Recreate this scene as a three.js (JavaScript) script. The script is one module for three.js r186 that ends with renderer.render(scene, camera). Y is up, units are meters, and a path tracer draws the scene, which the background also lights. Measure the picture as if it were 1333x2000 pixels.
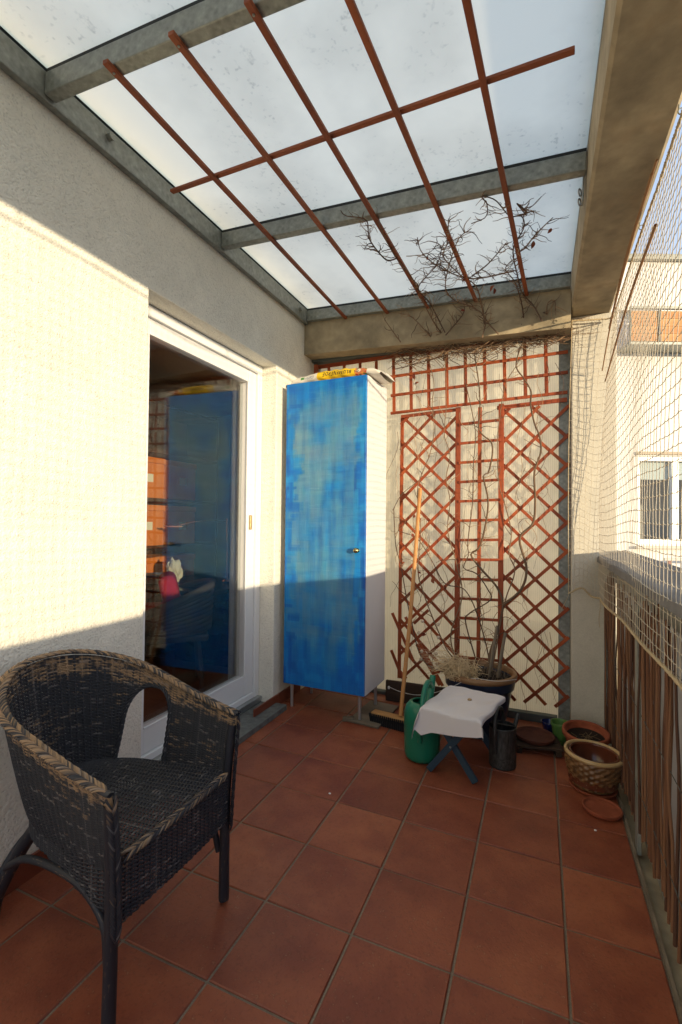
import * as THREE from 'three';
import { mergeGeometries } from 'three/addons/utils/BufferGeometryUtils.js';
import { RoundedBoxGeometry } from 'three/addons/geometries/RoundedBoxGeometry.js';

// ---------------------------------------------------------------- camera, sky, sun, exposure
const scene = new THREE.Scene();
const EYE = 1.2624;
const camera = new THREE.PerspectiveCamera(93.19, 682 / 1024, 0.05, 400);
camera.rotation.order = 'YXZ';
camera.position.set(0, EYE, 0);
camera.rotation.set(1.03 * Math.PI / 180, 22.32 * Math.PI / 180, 0.56 * Math.PI / 180);

const SUN = new THREE.Vector3(1, 0.170, 0.55).normalize();
function makeSky() {
  const W = 1024, H = 512, a = new Float32Array(W * H * 4), d = new THREE.Vector3();
  for (let j = 0; j < H; j++) for (let i = 0; i < W; i++) {
    const ph = ((i + .5) / W - .5) * 2 * Math.PI, th = ((j + .5) / H - .5) * Math.PI;
    d.set(Math.cos(th) * Math.cos(ph), Math.sin(th), Math.cos(th) * Math.sin(ph));
    const up = Math.max(0, d.y), h = Math.pow(1 - up, 3.2);
    const c = Math.max(0, d.dot(SUN)), g = Math.pow(c, 6) * .55 + Math.pow(c, 40) * .8;
    const k = (j * W + i) * 4;
    a[k] = .41 + .62 * h + g * 1.0; a[k + 1] = .55 + .55 * h + g * .74; a[k + 2] = .79 + .37 * h + g * .40; a[k + 3] = 1;
  }
  const t = new THREE.DataTexture(a, W, H, THREE.RGBAFormat, THREE.FloatType);
  t.mapping = THREE.EquirectangularReflectionMapping; t.magFilter = t.minFilter = THREE.LinearFilter; t.needsUpdate = true;
  return t;
}
scene.background = scene.environment = makeSky();

const sun = new THREE.DirectionalLight(new THREE.Color().setRGB(1, .82, .55), 5);
sun.position.copy(SUN).multiplyScalar(30); sun.target.position.set(-.8, 1, -2); scene.add(sun.target);
sun.castShadow = true; sun.shadow.radius = 1.15; sun.shadow.mapSize.set(2048, 2048);
Object.assign(sun.shadow.camera, { left: -8, right: 8, top: 8, bottom: -8, near: 1, far: 80 });
scene.add(sun);

const renderer = new THREE.WebGLRenderer({ antialias: true });
renderer.toneMapping = THREE.LinearToneMapping;
renderer.toneMappingExposure = 1.18;
renderer.shadowMap.enabled = true;

// ---------------------------------------------------------------- helpers
let seed = 7;
const rnd = () => { seed = (seed + 0x6D2B79F5) | 0; let t = Math.imul(seed ^ seed >>> 15, 1 | seed); t = t + Math.imul(t ^ t >>> 7, 61 | t) ^ t; return ((t ^ t >>> 14) >>> 0) / 4294967296; };
const rr = (a, b) => a + (b - a) * rnd();
const lerp = (a, b, t) => a + (b - a) * t, clamp = (x, a = 0, b = 1) => Math.min(b, Math.max(a, x));
const sstep = (a, b, x) => { const t = clamp((x - a) / (b - a)); return t * t * (3 - 2 * t); };
const V3 = (x, y, z) => new THREE.Vector3(x, y, z);
const FLOOR_FALL = -0.03, fy = x => FLOOR_FALL * x;      // the paving falls towards the parapet

function lattice(n, s) { const a = new Float32Array(n * n); let q = s * 7919 + 13; for (let i = 0; i < n * n; i++) { q = (Math.imul(q, 1664525) + 1013904223) | 0; a[i] = (q >>> 8) / 16777216; } return a; }
function fbm(N, cell, oct, s, ax = 1) {                    // tileable value noise, 0..1; ax stretches it along x
  const out = new Float32Array(N * N); let amp = 1, sum = 0;
  for (let o = 0; o < oct; o++) {
    const n = Math.max(2, Math.round(N / cell * 2 ** o)); if (n > N) break;
    const nx = Math.max(2, Math.round(n / ax)), L = lattice(n, s + o);
    for (let y = 0; y < N; y++) {
      const fyy = y / N * n, y0 = fyy | 0, ty = fyy - y0, sy = ty * ty * (3 - 2 * ty), ya = y0 * n, yb = ((y0 + 1) % n) * n;
      for (let x = 0; x < N; x++) {
        const fx = x / N * nx, x0 = fx | 0, tx = fx - x0, sx = tx * tx * (3 - 2 * tx), x1 = (x0 + 1) % nx;
        out[y * N + x] += amp * ((L[ya + x0] * (1 - sx) + L[ya + x1] * sx) * (1 - sy) + (L[yb + x0] * (1 - sx) + L[yb + x1] * sx) * sy);
      }
    }
    sum += amp; amp *= .55;
  }
  for (let i = 0; i < out.length; i++) out[i] /= sum;
  return out;
}
function tex(N, fn, srgb = true, rep = 1) {                // fn(i) -> [r,g,b] 0..255
  const d = new Uint8Array(N * N * 4);
  for (let i = 0; i < N * N; i++) { const c = fn(i, i % N, (i / N) | 0); d[i * 4] = clamp(c[0], 0, 255); d[i * 4 + 1] = clamp(c[1], 0, 255); d[i * 4 + 2] = clamp(c[2], 0, 255); d[i * 4 + 3] = 255; }
  const t = new THREE.DataTexture(d, N, N); t.wrapS = t.wrapT = THREE.RepeatWrapping; t.magFilter = THREE.LinearFilter; t.minFilter = THREE.LinearMipmapLinearFilter; t.generateMipmaps = true;
  if (srgb) t.colorSpace = THREE.SRGBColorSpace; t.repeat.set(rep, rep); t.needsUpdate = true; return t;
}
const grey = (N, f, rep) => tex(N, (i) => { const v = f(i) * 255; return [v, v, v]; }, false, rep);
const mix3 = (a, b, t) => [lerp(a[0], b[0], t), lerp(a[1], b[1], t), lerp(a[2], b[2], t)];
function mat(color, roughness, o = {}) { const m = new (o.physical ? THREE.MeshPhysicalMaterial : THREE.MeshStandardMaterial)(); if (color) m.color.setRGB(...color); m.roughness = roughness; delete o.physical; for (const k in o) m[k] = o[k]; return m; }

function uvMetres(g, ox = 0, oy = 0, turn = false) {      // flat mapping in metres by the dominant axis of the normal
  const p = g.attributes.position, n = g.attributes.normal, uv = new Float32Array(p.count * 2);
  for (let i = 0; i < p.count; i++) {
    const ax = Math.abs(n.getX(i)), ay = Math.abs(n.getY(i)), az = Math.abs(n.getZ(i)); let u, v;
    if (ax >= ay && ax >= az) { u = p.getZ(i); v = p.getY(i); } else if (ay >= az) { u = p.getX(i); v = p.getZ(i); } else { u = p.getX(i); v = p.getY(i); }
    uv[i * 2] = (turn ? v : u) + ox; uv[i * 2 + 1] = (turn ? u : v) + oy;
  }
  g.setAttribute('uv', new THREE.BufferAttribute(uv, 2)); return g;
}
const box = (w, h, d, x = 0, y = 0, z = 0) => uvMetres(new THREE.BoxGeometry(w, h, d)).translate(x, y, z);
const rbox = (w, h, d, r = .003, x = 0, y = 0, z = 0, s = 1) => uvMetres(new RoundedBoxGeometry(w, h, d, s, r)).translate(x, y, z);
const merge = l => mergeGeometries(l.map(g => { const q = g.index ? g.toNonIndexed() : g; for (const k of Object.keys(q.attributes)) if (!['position', 'normal', 'uv', 'color'].includes(k)) q.deleteAttribute(k); return q; }));
const lathe = (pts, seg = 40) => new THREE.LatheGeometry(pts.map(p => new THREE.Vector2(p[0], p[1])), seg);
function tube(pts, r, seg = 20, rad = 6, taper = 1) {     // pts of [x,y,z]; radius falls to r*taper
  const c = new THREE.CatmullRomCurve3(pts.map(p => V3(...p)), false, 'catmullrom', .5), g = new THREE.TubeGeometry(c, seg, r, rad, false);
  if (taper !== 1) { const p = g.attributes.position, w = V3(); for (let i = 0; i <= seg; i++) { c.getPointAt(i / seg, w); const k = lerp(1, taper, i / seg); for (let j = 0; j <= rad; j++) { const q = i * (rad + 1) + j; p.setXYZ(q, w.x + (p.getX(q) - w.x) * k, w.y + (p.getY(q) - w.y) * k, w.z + (p.getZ(q) - w.z) * k); } } }
  return g;
}
function bar(a, b, w, t) {                                 // straight slat from a to b in a plane z = const: w across, t deep
  const A = V3(...a), B = V3(...b), L = A.distanceTo(B), g = rbox(L, w, t, Math.min(w, t) * .14);
  g.rotateZ(Math.atan2(B.y - A.y, B.x - A.x)); return g.translate((A.x + B.x) / 2, (A.y + B.y) / 2, (A.z + B.z) / 2);
}
const used = {};
function named(n) { const k = used[n] = (used[n] ?? -1) + 1; return k ? n + '_' + String(k).padStart(3, '0') : n; }
function thing(name, label, category, pos = [0, 0, 0], turn = 0, group) {
  const g = new THREE.Group(); g.name = named(name); g.position.set(...pos); g.rotation.y = turn; g.userData = { label, category }; if (group) g.userData.group = group; scene.add(g); return g;
}
function part(parent, name, geo, m, o = {}) {
  const k = new THREE.Mesh(geo, m); k.name = name; k.castShadow = k.receiveShadow = true;
  if (o.pos) k.position.set(...o.pos); if (o.rot) k.rotation.set(...o.rot); if (o.stuff) k.userData.kind = 'stuff'; if (o.label) k.userData.label = o.label;
  parent.add(k); return k;
}
function structure(name) { const g = new THREE.Group(); g.name = name; g.userData.kind = 'structure'; scene.add(g); return g; }

// ---------------------------------------------------------------- materials
const nA = fbm(512, 128, 6, 3), nB = fbm(512, 24, 4, 11), nC = fbm(512, 5, 2, 23), nG = fbm(512, 60, 5, 41, 14);
const stuccoBump = grey(512, i => nC[i] * .7 + nB[i] * .3, 1.9);
const stuccoMap = tex(512, i => { const v = 1 - .10 * (nA[i] - .5) - .35 * Math.max(0, .36 - nC[i]) + .05 * (nC[i] - .5); return [229 * v, 225 * v, 212 * v]; }, true, 1.9);
const M = {};
M.stucco = mat(null, .95, { map: stuccoMap, bumpMap: stuccoBump, bumpScale: .0042 });
const concMap = tex(512, i => { const v = .80 + .34 * (nA[i] - .5) + .22 * (nB[i] - .5); const r = Math.max(0, nA[(i * 3) % 262144] - .55) * .5; return mix3([204 * v, 186 * v, 152 * v], [158, 116, 72], r); }, true, .9);
M.concrete = mat(null, .9, { map: concMap, bumpMap: grey(512, i => nB[i] * .6 + nC[i] * .4, 1.5), bumpScale: .002 });
const steelMap = tex(512, i => { const v = .82 + .32 * (nB[i] - .5) + .25 * (nA[i] - .5); return [168 * v, 172 * v, 164 * v]; }, true, 3);
M.steel = mat(null, .55, { map: steelMap, metalness: .2, roughnessMap: grey(512, i => .55 + .45 * nB[i], 3) });
M.darkSteel = mat([.10, .115, .105], .6, { metalness: .2 });
M.gasket = mat([.012, .013, .013], .7);
const woodTex = (a, b, rep = 1.4) => tex(512, (i, x, y) => { const v = nG[i]; const t = clamp(v * 1.5 - .25 + .25 * (nB[i] - .5)); return mix3(a, b, t); }, true, rep);
const woodBump = grey(512, i => nG[i], 1.4);
M.trellis = [0, 1, 2].map(k => mat(null, .62, { map: woodTex([[150, 66, 30], [160, 74, 34], [136, 60, 28]][k], [[210, 108, 48], [218, 118, 54], [194, 98, 44]][k]), bumpMap: woodBump, bumpScale: .0008 }));
M.batten = [0, 1].map(k => mat(null, .65, { map: woodTex([[124, 62, 34], [134, 70, 38]][k], [[180, 98, 54], [190, 106, 60]][k]), bumpMap: woodBump, bumpScale: .0008 }));
M.paleWood = mat(null, .6, { map: woodTex([176, 128, 74], [206, 160, 100]) });
M.oldWood = mat(null, .85, { map: woodTex([58, 42, 30], [98, 76, 56]), bumpMap: woodBump, bumpScale: .0015 });
M.greyWood = mat(null, .85, { map: woodTex([104, 92, 76], [150, 136, 116]), bumpMap: woodBump, bumpScale: .0015 });
M.white = mat([.80, .80, .80], .35);
M.whiteMatt = mat([.78, .77, .75], .6);
M.terra = mat(null, .85, { map: tex(512, i => mix3([128, 62, 38], [172, 92, 60], clamp(nA[i] * 1.2 - .1 + .4 * (nC[i] - .5))), true, 4), bumpMap: stuccoBump, bumpScale: .0006 });
M.soil = mat(null, 1, { map: tex(512, i => mix3([22, 15, 10], [72, 52, 36], nC[i]), true, 8), bumpMap: grey(512, i => nC[i], 8), bumpScale: .01 });
M.paleCane = mat([.34, .18, .08], .7);
M.hook = mat([.32, .33, .33], .45, { metalness: .6 });
M.rope = mat(null, .9, { map: tex(512, i => mix3([168, 146, 112], [214, 196, 160], nC[i]), true, 10) });
M.net = mat([.66, .58, .45], .8);
M.cane = [[.13, .055, .026], [.18, .078, .036], [.09, .04, .022], [.21, .10, .048]].map(c => mat(c, .7));

// ---------------------------------------------------------------- ground far below
{
  const g = new THREE.PlaneGeometry(600, 600).rotateX(-Math.PI / 2);
  const m = new THREE.Mesh(uvMetres(g), mat(null, .95, { map: tex(512, i => mix3([92, 92, 84], [132, 128, 114], nA[i]), true, .05) }));
  m.name = 'ground'; m.position.y = -7; m.userData.kind = 'structure'; m.receiveShadow = true; scene.add(m);
}

// ---------------------------------------------------------------- paved floor
const WALL_X = -1.593, TILE = .30, TX0 = -.823, TZ0 = -1.6905, EDGE_X = .337, BACK_Z = -3.43, FRONT_Z = 1.0;
{
  const fl = structure('balcony_floor'); fl.rotation.z = Math.atan(FLOOR_FALL);
  part(fl, 'grout_bed', box(EDGE_X - WALL_X + .005, .12, FRONT_Z - BACK_Z + .1, (EDGE_X + WALL_X) / 2, -.0645, (FRONT_Z + BACK_Z) / 2), mat(null, .95, { map: tex(512, i => mix3([104, 92, 78], [150, 134, 114], nC[i] * .6 + nA[i] * .4), true, 3) }));
  const a = fbm(1024, 300, 7, 61), b = fbm(1024, 90, 5, 71), c = fbm(1024, 6, 3, 81);
  const cl = [[147, 80, 55], [154, 86, 59], [141, 75, 52]];
  const mats = cl.map((q, k) => mat(null, .66, {
    map: tex(1024, i => { const t = clamp((a[i] - .5) * 2.2 + .5), s = clamp((b[(i + k * 77777) % 1048576] - .5) * 2.8 + .5); let e = mix3([q[0] * .82, q[1] * .72, q[2] * .69], [q[0] * 1.12, q[1] * 1.18, q[2] * 1.12], t * .6 + s * .4); e = mix3(e, [e[0] * .72, e[1] * .66, e[2] * .62], clamp((c[i] - .60) * 5) * .5); return mix3(e, [188, 150, 118], clamp((c[i] - .74) * 9) * .5); }, true, .83),
    roughnessMap: grey(1024, i => .55 + .45 * a[i] + .15 * (c[i] - .5), .83), bumpMap: grey(512, i => nB[i] * .5 + nC[i] * .5, 2), bumpScale: .0012,
  }));
  const geos = {};
  const tileGeo = (w, d, v) => geos[w.toFixed(3) + d.toFixed(3) + v] ??= (() => {
    const h = .012, k = .003, X = w / 2, Z = d / 2, p = [], quad = (a1, b1, c1, d1) => p.push(...a1, ...b1, ...c1, ...a1, ...c1, ...d1);
    const top = [[-X + k, h, -Z + k], [-X + k, h, Z - k], [X - k, h, Z - k], [X - k, h, -Z + k]], mid = [[-X, h - k, -Z], [-X, h - k, Z], [X, h - k, Z], [X, h - k, -Z]], low = mid.map(q => [q[0], 0, q[2]]);
    quad(...top); for (let i = 0; i < 4; i++) { const j = (i + 1) % 4; quad(top[i], mid[i], mid[j], top[j]); quad(mid[i], low[i], low[j], mid[j]); }
    const g = new THREE.BufferGeometry(); g.setAttribute('position', new THREE.Float32BufferAttribute(p, 3)); g.computeVertexNormals(); return uvMetres(g, v * .37 % 1, v * .53 % 1);
  })();
  const xs = [WALL_X + .004]; for (let i = -2; i <= 3; i++) xs.push(TX0 + i * TILE); xs.push(EDGE_X);
  const zs = [BACK_Z]; for (let j = -5; j <= 8; j++) zs.push(TZ0 + j * TILE); zs.push(FRONT_Z);
  const gap = .0075;
  for (let i = 0; i < xs.length - 1; i++) for (let j = 0; j < zs.length - 1; j++) {
    const w = xs[i + 1] - xs[i] - gap, d = zs[j + 1] - zs[j] - gap; if (w < .02 || d < .02) continue;
    const v = (i * 5 + j * 3 + ((i * j) % 4)) % 7;
    part(fl, 'floor_tile', tileGeo(w, d, v), mats[(i * 2 + j * 5 + (i * j) % 3) % 3], { pos: [(xs[i] + xs[i + 1]) / 2, -.0115 + rr(-.0006, .0006), (zs[j] + zs[j + 1]) / 2], rot: [rr(-.003, .003), 0, rr(-.003, .003)] });
  }
  part(fl, 'edge_strip', rbox(.012, .03, FRONT_Z - BACK_Z, .002, EDGE_X + .007, -.012, (FRONT_Z + BACK_Z) / 2), M.greyWood);
  part(fl, 'gutter', box(.30, .16, FRONT_Z - BACK_Z + .4, EDGE_X + .164, -.105, (FRONT_Z + BACK_Z) / 2), M.concrete);
  part(fl, 'slab', box(2.35, .2, 4.9, -.56, -.226 - .01, -1.2), M.concrete);
}

// ---------------------------------------------------------------- house wall, skirting, door
const DZ0 = -2.752, DZ1 = -1.632, DY0 = .068, DY1 = 2.275;
{
  const w = thing('house_wall', 'cream rough stucco house wall with a recessed glass door opening', 'wall');
  const s = new THREE.Shape(); s.moveTo(-2.6, -.5); s.lineTo(7.2, -.5); s.lineTo(7.2, 2.98); s.lineTo(-2.6, 2.98); s.closePath();      // shape x = -z
  const h = new THREE.Path(); h.moveTo(-DZ1, DY0); h.lineTo(-DZ1, DY1); h.lineTo(-DZ0, DY1); h.lineTo(-DZ0, DY0); h.closePath(); s.holes.push(h);
  const g = new THREE.ExtrudeGeometry(s, { depth: .34, bevelEnabled: true, bevelThickness: .006, bevelSize: .006, bevelOffset: -.006, bevelSegments: 2 });
  g.rotateY(Math.PI / 2); g.translate(WALL_X - .346, 0, 0);
  part(w, 'stucco_face', uvMetres(g), M.stucco);
  const skirt = mat(null, .5, { map: tex(512, i => mix3([104, 50, 34], [140, 72, 48], nA[i]), true, 2) });
  for (let z = -3.12; z < -2.80; z += .3025) part(w, 'skirting_tile', rbox(.012, .075, .30, .002, 0, 0, 0), skirt, { pos: [WALL_X + .0065, fy(WALL_X) + .0375, z + .15] });
  for (let z = -1.60; z < .9; z += .3025) part(w, 'skirting_tile', rbox(.012, .075, .30, .002, 0, 0, 0), skirt, { pos: [WALL_X + .0065, fy(WALL_X) + .0375, z + .15] });

  const d = thing('glass_door', 'white framed glass balcony door recessed in the stucco wall', 'door');
  const fx = -1.74, zc = (DZ0 + DZ1) / 2, zl = DZ1 - DZ0;                        // outer frame centre plane
  const FR = (n, x0, x1, y0, y1, z0, z1, m = M.white, o) => part(d, n, rbox(x1 - x0, y1 - y0, z1 - z0, .004, (x0 + x1) / 2, (y0 + y1) / 2, (z0 + z1) / 2, 2), m, o);
  const fz0 = DZ0 + .001, fz1 = DZ1 - .001;
  FR('frame_jamb', -1.80, -1.70, DY0 + .05, DY1 - .001, fz0, fz0 + .05); FR('frame_jamb', -1.80, -1.70, DY0 + .05, DY1 - .001, fz1 - .05, fz1);
  FR('frame_head', -1.80, -1.702, DY1 - .056, DY1 - .003, fz0 + .0505, fz1 - .0505);
  FR('frame_foot', -1.80, -1.703, DY0 + .05, DY0 + .085, fz0 + .0505, fz1 - .0505);
  FR('threshold_rail', -1.79, -1.675, DY0 + .014, DY0 + .0495, fz0, fz1, mat([.42, .43, .43], .35, { metalness: .8 }));
  const sz0 = fz0 + .053, sz1 = fz1 - .053, sy0 = DY0 + .088, sy1 = DY1 - .059;
  const stile = [];
  stile.push(FR('sash_stile', -1.785, -1.715, sy0, sy1, sz0, sz0 + .082)); FR('sash_stile', -1.785, -1.715, sy0, sy1, sz1 - .082, sz1);
  FR('sash_rail', -1.784, -1.717, sy1 - .075, sy1, sz0 + .0825, sz1 - .0825); FR('sash_rail', -1.784, -1.717, sy0, sy0 + .115, sz0 + .0825, sz1 - .0825);
  FR('glazing_bead', -1.7225, -1.7165 + .0035, sy0 + .1155, sy0 + .128, sz0 + .083, sz1 - .083); FR('glazing_bead', -1.7225, -1.713, sy0 + .129, sy1 - .0755, sz0 + .083, sz0 + .094);
  const glass = mat([1, 1, 1], 0, { physical: true, transmission: 1, thickness: 0, ior: 1.52 }), tint = mat([.80, .84, .84], 0, { physical: true, transmission: 1, thickness: 0, ior: 1.55 });
  const pane = () => new THREE.BoxGeometry(.005, sy1 - sy0 - .192, sz1 - sz0 - .167);
  part(d, 'pane', pane(), glass, { pos: [-1.738, (sy0 + .115 + sy1 - .075) / 2, zc] }); part(d, 'pane', new THREE.PlaneGeometry(sz1 - sz0 - .167, sy1 - sy0 - .192).rotateY(Math.PI / 2), tint, { pos: [-1.762, (sy0 + .115 + sy1 - .075) / 2, zc] });
  FR('pull_handle', -1.7145, -1.700, 1.20, 1.292, sz0 + .048, sz0 + .066, mat([.45, .33, .16], .3, { metalness: .9 }));
  part(d, 'door_sill', merge([rbox(.215, .036, zl + .06, .004, -1.6085, .060, zc - .012 + .02, 2)]), mat(null, .7, { map: tex(512, i => { const v = .8 + .4 * (nB[i] - .5); return [126 * v, 128 * v, 124 * v]; }, true, 2) }));
}

// ---------------------------------------------------------------- room behind the door
{
  const r = thing('living_room', 'dim room with pale walls seen through the glass door', 'room');
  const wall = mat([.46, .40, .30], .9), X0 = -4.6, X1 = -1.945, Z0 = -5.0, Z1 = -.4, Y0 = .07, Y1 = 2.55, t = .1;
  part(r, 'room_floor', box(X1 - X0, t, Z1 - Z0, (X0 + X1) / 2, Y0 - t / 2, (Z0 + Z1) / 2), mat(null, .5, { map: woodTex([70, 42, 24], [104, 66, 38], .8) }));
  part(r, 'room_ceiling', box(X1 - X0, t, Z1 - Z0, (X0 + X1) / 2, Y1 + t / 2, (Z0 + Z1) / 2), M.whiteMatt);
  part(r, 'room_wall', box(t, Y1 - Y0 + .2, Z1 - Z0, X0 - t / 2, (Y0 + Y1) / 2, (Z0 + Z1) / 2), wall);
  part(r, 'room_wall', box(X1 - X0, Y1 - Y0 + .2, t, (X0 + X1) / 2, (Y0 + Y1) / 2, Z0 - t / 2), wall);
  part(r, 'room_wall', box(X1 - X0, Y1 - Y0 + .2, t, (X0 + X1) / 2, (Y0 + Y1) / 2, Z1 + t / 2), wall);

  const tb = thing('dining_table', 'dark table in the room behind the glass door', 'table', [-2.55, Y0, -3.33]);
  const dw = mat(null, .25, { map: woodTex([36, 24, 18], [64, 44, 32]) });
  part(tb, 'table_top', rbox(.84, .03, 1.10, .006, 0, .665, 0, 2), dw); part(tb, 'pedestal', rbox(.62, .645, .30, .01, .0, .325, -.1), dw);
  const lp = thing('desk_lamp', 'thin metal desk lamp with flat head on the dark table', 'lamp', [-2.35, Y0 + .681, -3.30]);
  const chrome = mat([.7, .7, .68], .2, { metalness: 1 });
  part(lp, 'base', lathe([[0, 0], [.04, 0], [.04, .02], [.012, .035], [0, .035]], 24), chrome); part(lp, 'stem', tube([[0, .03, 0], [0, .25, 0], [0, .52, .01]], .006, 8, 8), chrome);
  part(lp, 'arm', tube([[0, .50, .01], [-.2, .50, .05], [-.42, .46, .08]], .005, 8, 6), chrome); part(lp, 'head', rbox(.20, .012, .06, .004, -.46, .45, .09), chrome);
  const bw = thing('fruit_bowl', 'orange and blue bowl on the table behind the glass', 'bowl', [-2.86, Y0 + .6805, -3.02]);
  part(bw, 'bowl', lathe([[0, 0], [.07, 0], [.13, .05], [.135, .055], [.125, .055], [.065, .012], [0, .012]], 32), mat([.55, .16, .05], .35)); part(bw, 'inner_dish', lathe([[0, .03], [.09, .05], [.11, .07], [.105, .072], [.0, .045]], 32), mat([.05, .20, .38], .35));
  const bg = thing('paper_bag', 'crumpled pale bag standing on the table indoors', 'bag', [-2.72, Y0 + .6805, -3.10]);
  { const g = new THREE.IcosahedronGeometry(.07, 3), p = g.attributes.position; for (let i = 0; i < p.count; i++) { const k = 1 + .35 * Math.sin(p.getX(i) * 90 + p.getY(i) * 60) * Math.cos(p.getZ(i) * 80); p.setXYZ(i, p.getX(i) * k * .8, Math.max(0, p.getY(i) * k * 1.5 + .08), p.getZ(i) * k * .8); } g.computeVertexNormals(); part(bg, 'bag_body', g, mat([.46, .43, .33], .7)); }
  // wicker chair with red cushion indoors
  const ch = thing('indoor_chair', 'dark rounded chair with red cushions behind the glass door', 'chair', [-2.40, Y0, -2.70], 2.3);
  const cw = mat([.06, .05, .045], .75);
  const arc = (rx, rz, y0, y1, a0, a1, n = 14) => Array.from({ length: n }, (_, i) => { const a = lerp(a0, a1, i / (n - 1)), t = Math.sin((a - a0) / (a1 - a0) * Math.PI); return [Math.cos(a) * rx, lerp(y0, y1, t), Math.sin(a) * rz]; });
  part(ch, 'rim', tube(arc(.29, .29, .56, .74, -.6, Math.PI + .6), .028, 40, 8), cw);
  { const g = []; for (let k = 0; k < 9; k++) g.push(tube(arc(.27 + k * .002, .27 + k * .002, .42 + k * .015, .44 + k * .034, -.6, Math.PI + .6), .02, 30, 6)); part(ch, 'back_shell', merge(g), cw); }
  part(ch, 'seat', rbox(.5, .05, .5, .02, 0, .40, 0, 2), cw); for (const [a, b] of [[-.2, -.2], [.2, -.2], [-.2, .2], [.2, .2]]) part(ch, 'leg', tube([[a * .9, .4, b * .9], [a * 1.1, 0, b * 1.1]], .018, 2, 8), cw);
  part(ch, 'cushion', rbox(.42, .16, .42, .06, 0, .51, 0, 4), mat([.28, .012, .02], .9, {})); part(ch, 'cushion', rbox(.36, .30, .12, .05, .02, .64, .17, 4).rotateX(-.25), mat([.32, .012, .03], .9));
  // shelf with boxes
  const sh = thing('bookshelf', 'dark open shelf with boxes indoors behind the table', 'shelf', [-3.26, Y0, -3.25]);
  const sw = mat(null, .6, { map: woodTex([64, 40, 24], [98, 62, 36]) });
  for (const y of [.02, .5, .95, 1.36, 1.78, 2.2]) part(sh, 'shelf_board', box(.38, .024, 1.7, 0, y, 0), sw); for (const z of [-.86, 0.862]) part(sh, 'side_panel', box(.38, 2.25, .022, 0, 1.13, z), sw); part(sh, 'back_panel', box(.012, 2.25, 1.7, -.197, 1.13, 0), sw);
  const card = mat(null, .8, { map: tex(512, i => mix3([196, 100, 30], [226, 132, 50], nA[i]), true, 2) }), lab = mat([.75, .70, .55], .7);
  const rows = ['bottom', 'middle', 'top'], cols = ['wall side', 'centre', 'door side'];
  for (let k = 0; k < 3; k++) for (let j = 0; j < 3; j++) {
    const y = [.512, .962, 1.372][k] + Y0, b = thing('cardboard_box', `orange cardboard box on the indoor shelf, ${rows[k]} row, ${cols[j]}`, 'box', [-3.22, y, -3.60 + j * .42], 0, 'orange boxes on the indoor shelf');
    part(b, 'box_body', rbox(.30, .30, .36, .006, 0, .15, 0), card); part(b, 'lid', rbox(.315, .05, .375, .006, 0, .325, 0), card); part(b, 'paper_tag', box(.002, .07, .09, .152, .17, 0), lab);
  }
}

// ---------------------------------------------------------------- concrete frame
{
  const ch = (pts, d) => { const s = new THREE.Shape(); pts.forEach((p, i) => i ? s.lineTo(...p) : s.moveTo(...p)); s.closePath(); return new THREE.ExtrudeGeometry(s, { depth: d, bevelEnabled: false }); };
  const rect = (x0, x1, y0, y1, c) => [[x0 + c, y0], [x1 - c, y0], [x1, y0 + c], [x1, y1], [x0, y1], [x0, y0 + c]];
  const b = thing('concrete_beam', 'long board-marked concrete beam overhead along the open side', 'beam');
  part(b, 'beam_body', uvMetres(ch(rect(.171, .392, 2.522, 2.79, .012), 3.42 + 2.0).translate(0, 0, -3.42), .3, .1), M.concrete);
  const nb = thing('neighbour_balcony', 'plain concrete balcony behind the cream translucent screen', 'balcony');
  part(nb, 'balcony_slab', box(2.0, .2, 3.4, -.58, -.12, -5.14), M.concrete); part(nb, 'parapet', box(.08, 1.1, 3.3, .45, .53, -5.1), M.concrete);
  const l = thing('concrete_lintel', 'concrete lintel across the back above the red trellis', 'lintel');
  const g = ch([[WALL_X + .002, 2.468], [.168, 2.417], [.168, 2.655], [WALL_X + .002, 2.706]], .115); g.translate(0, 0, -3.255);
  part(l, 'lintel_body', uvMetres(g), M.concrete); 
  const c = thing('concrete_column', 'pale plastered column at the back corner behind the net', 'column');
  part(c, 'column_shaft', uvMetres(new RoundedBoxGeometry(.243, 3.5, .17, 2, .008)).translate(.2985, 2.520 - 1.75, -3.335), mat(null, .92, { map: tex(512, i => { const v = .96 + .10 * (nA[i] - .5) + .08 * (nC[i] - .5); return [214 * v, 207 * v, 190 * v]; }, true, 2), bumpMap: stuccoBump, bumpScale: .0015 }));
}

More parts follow.
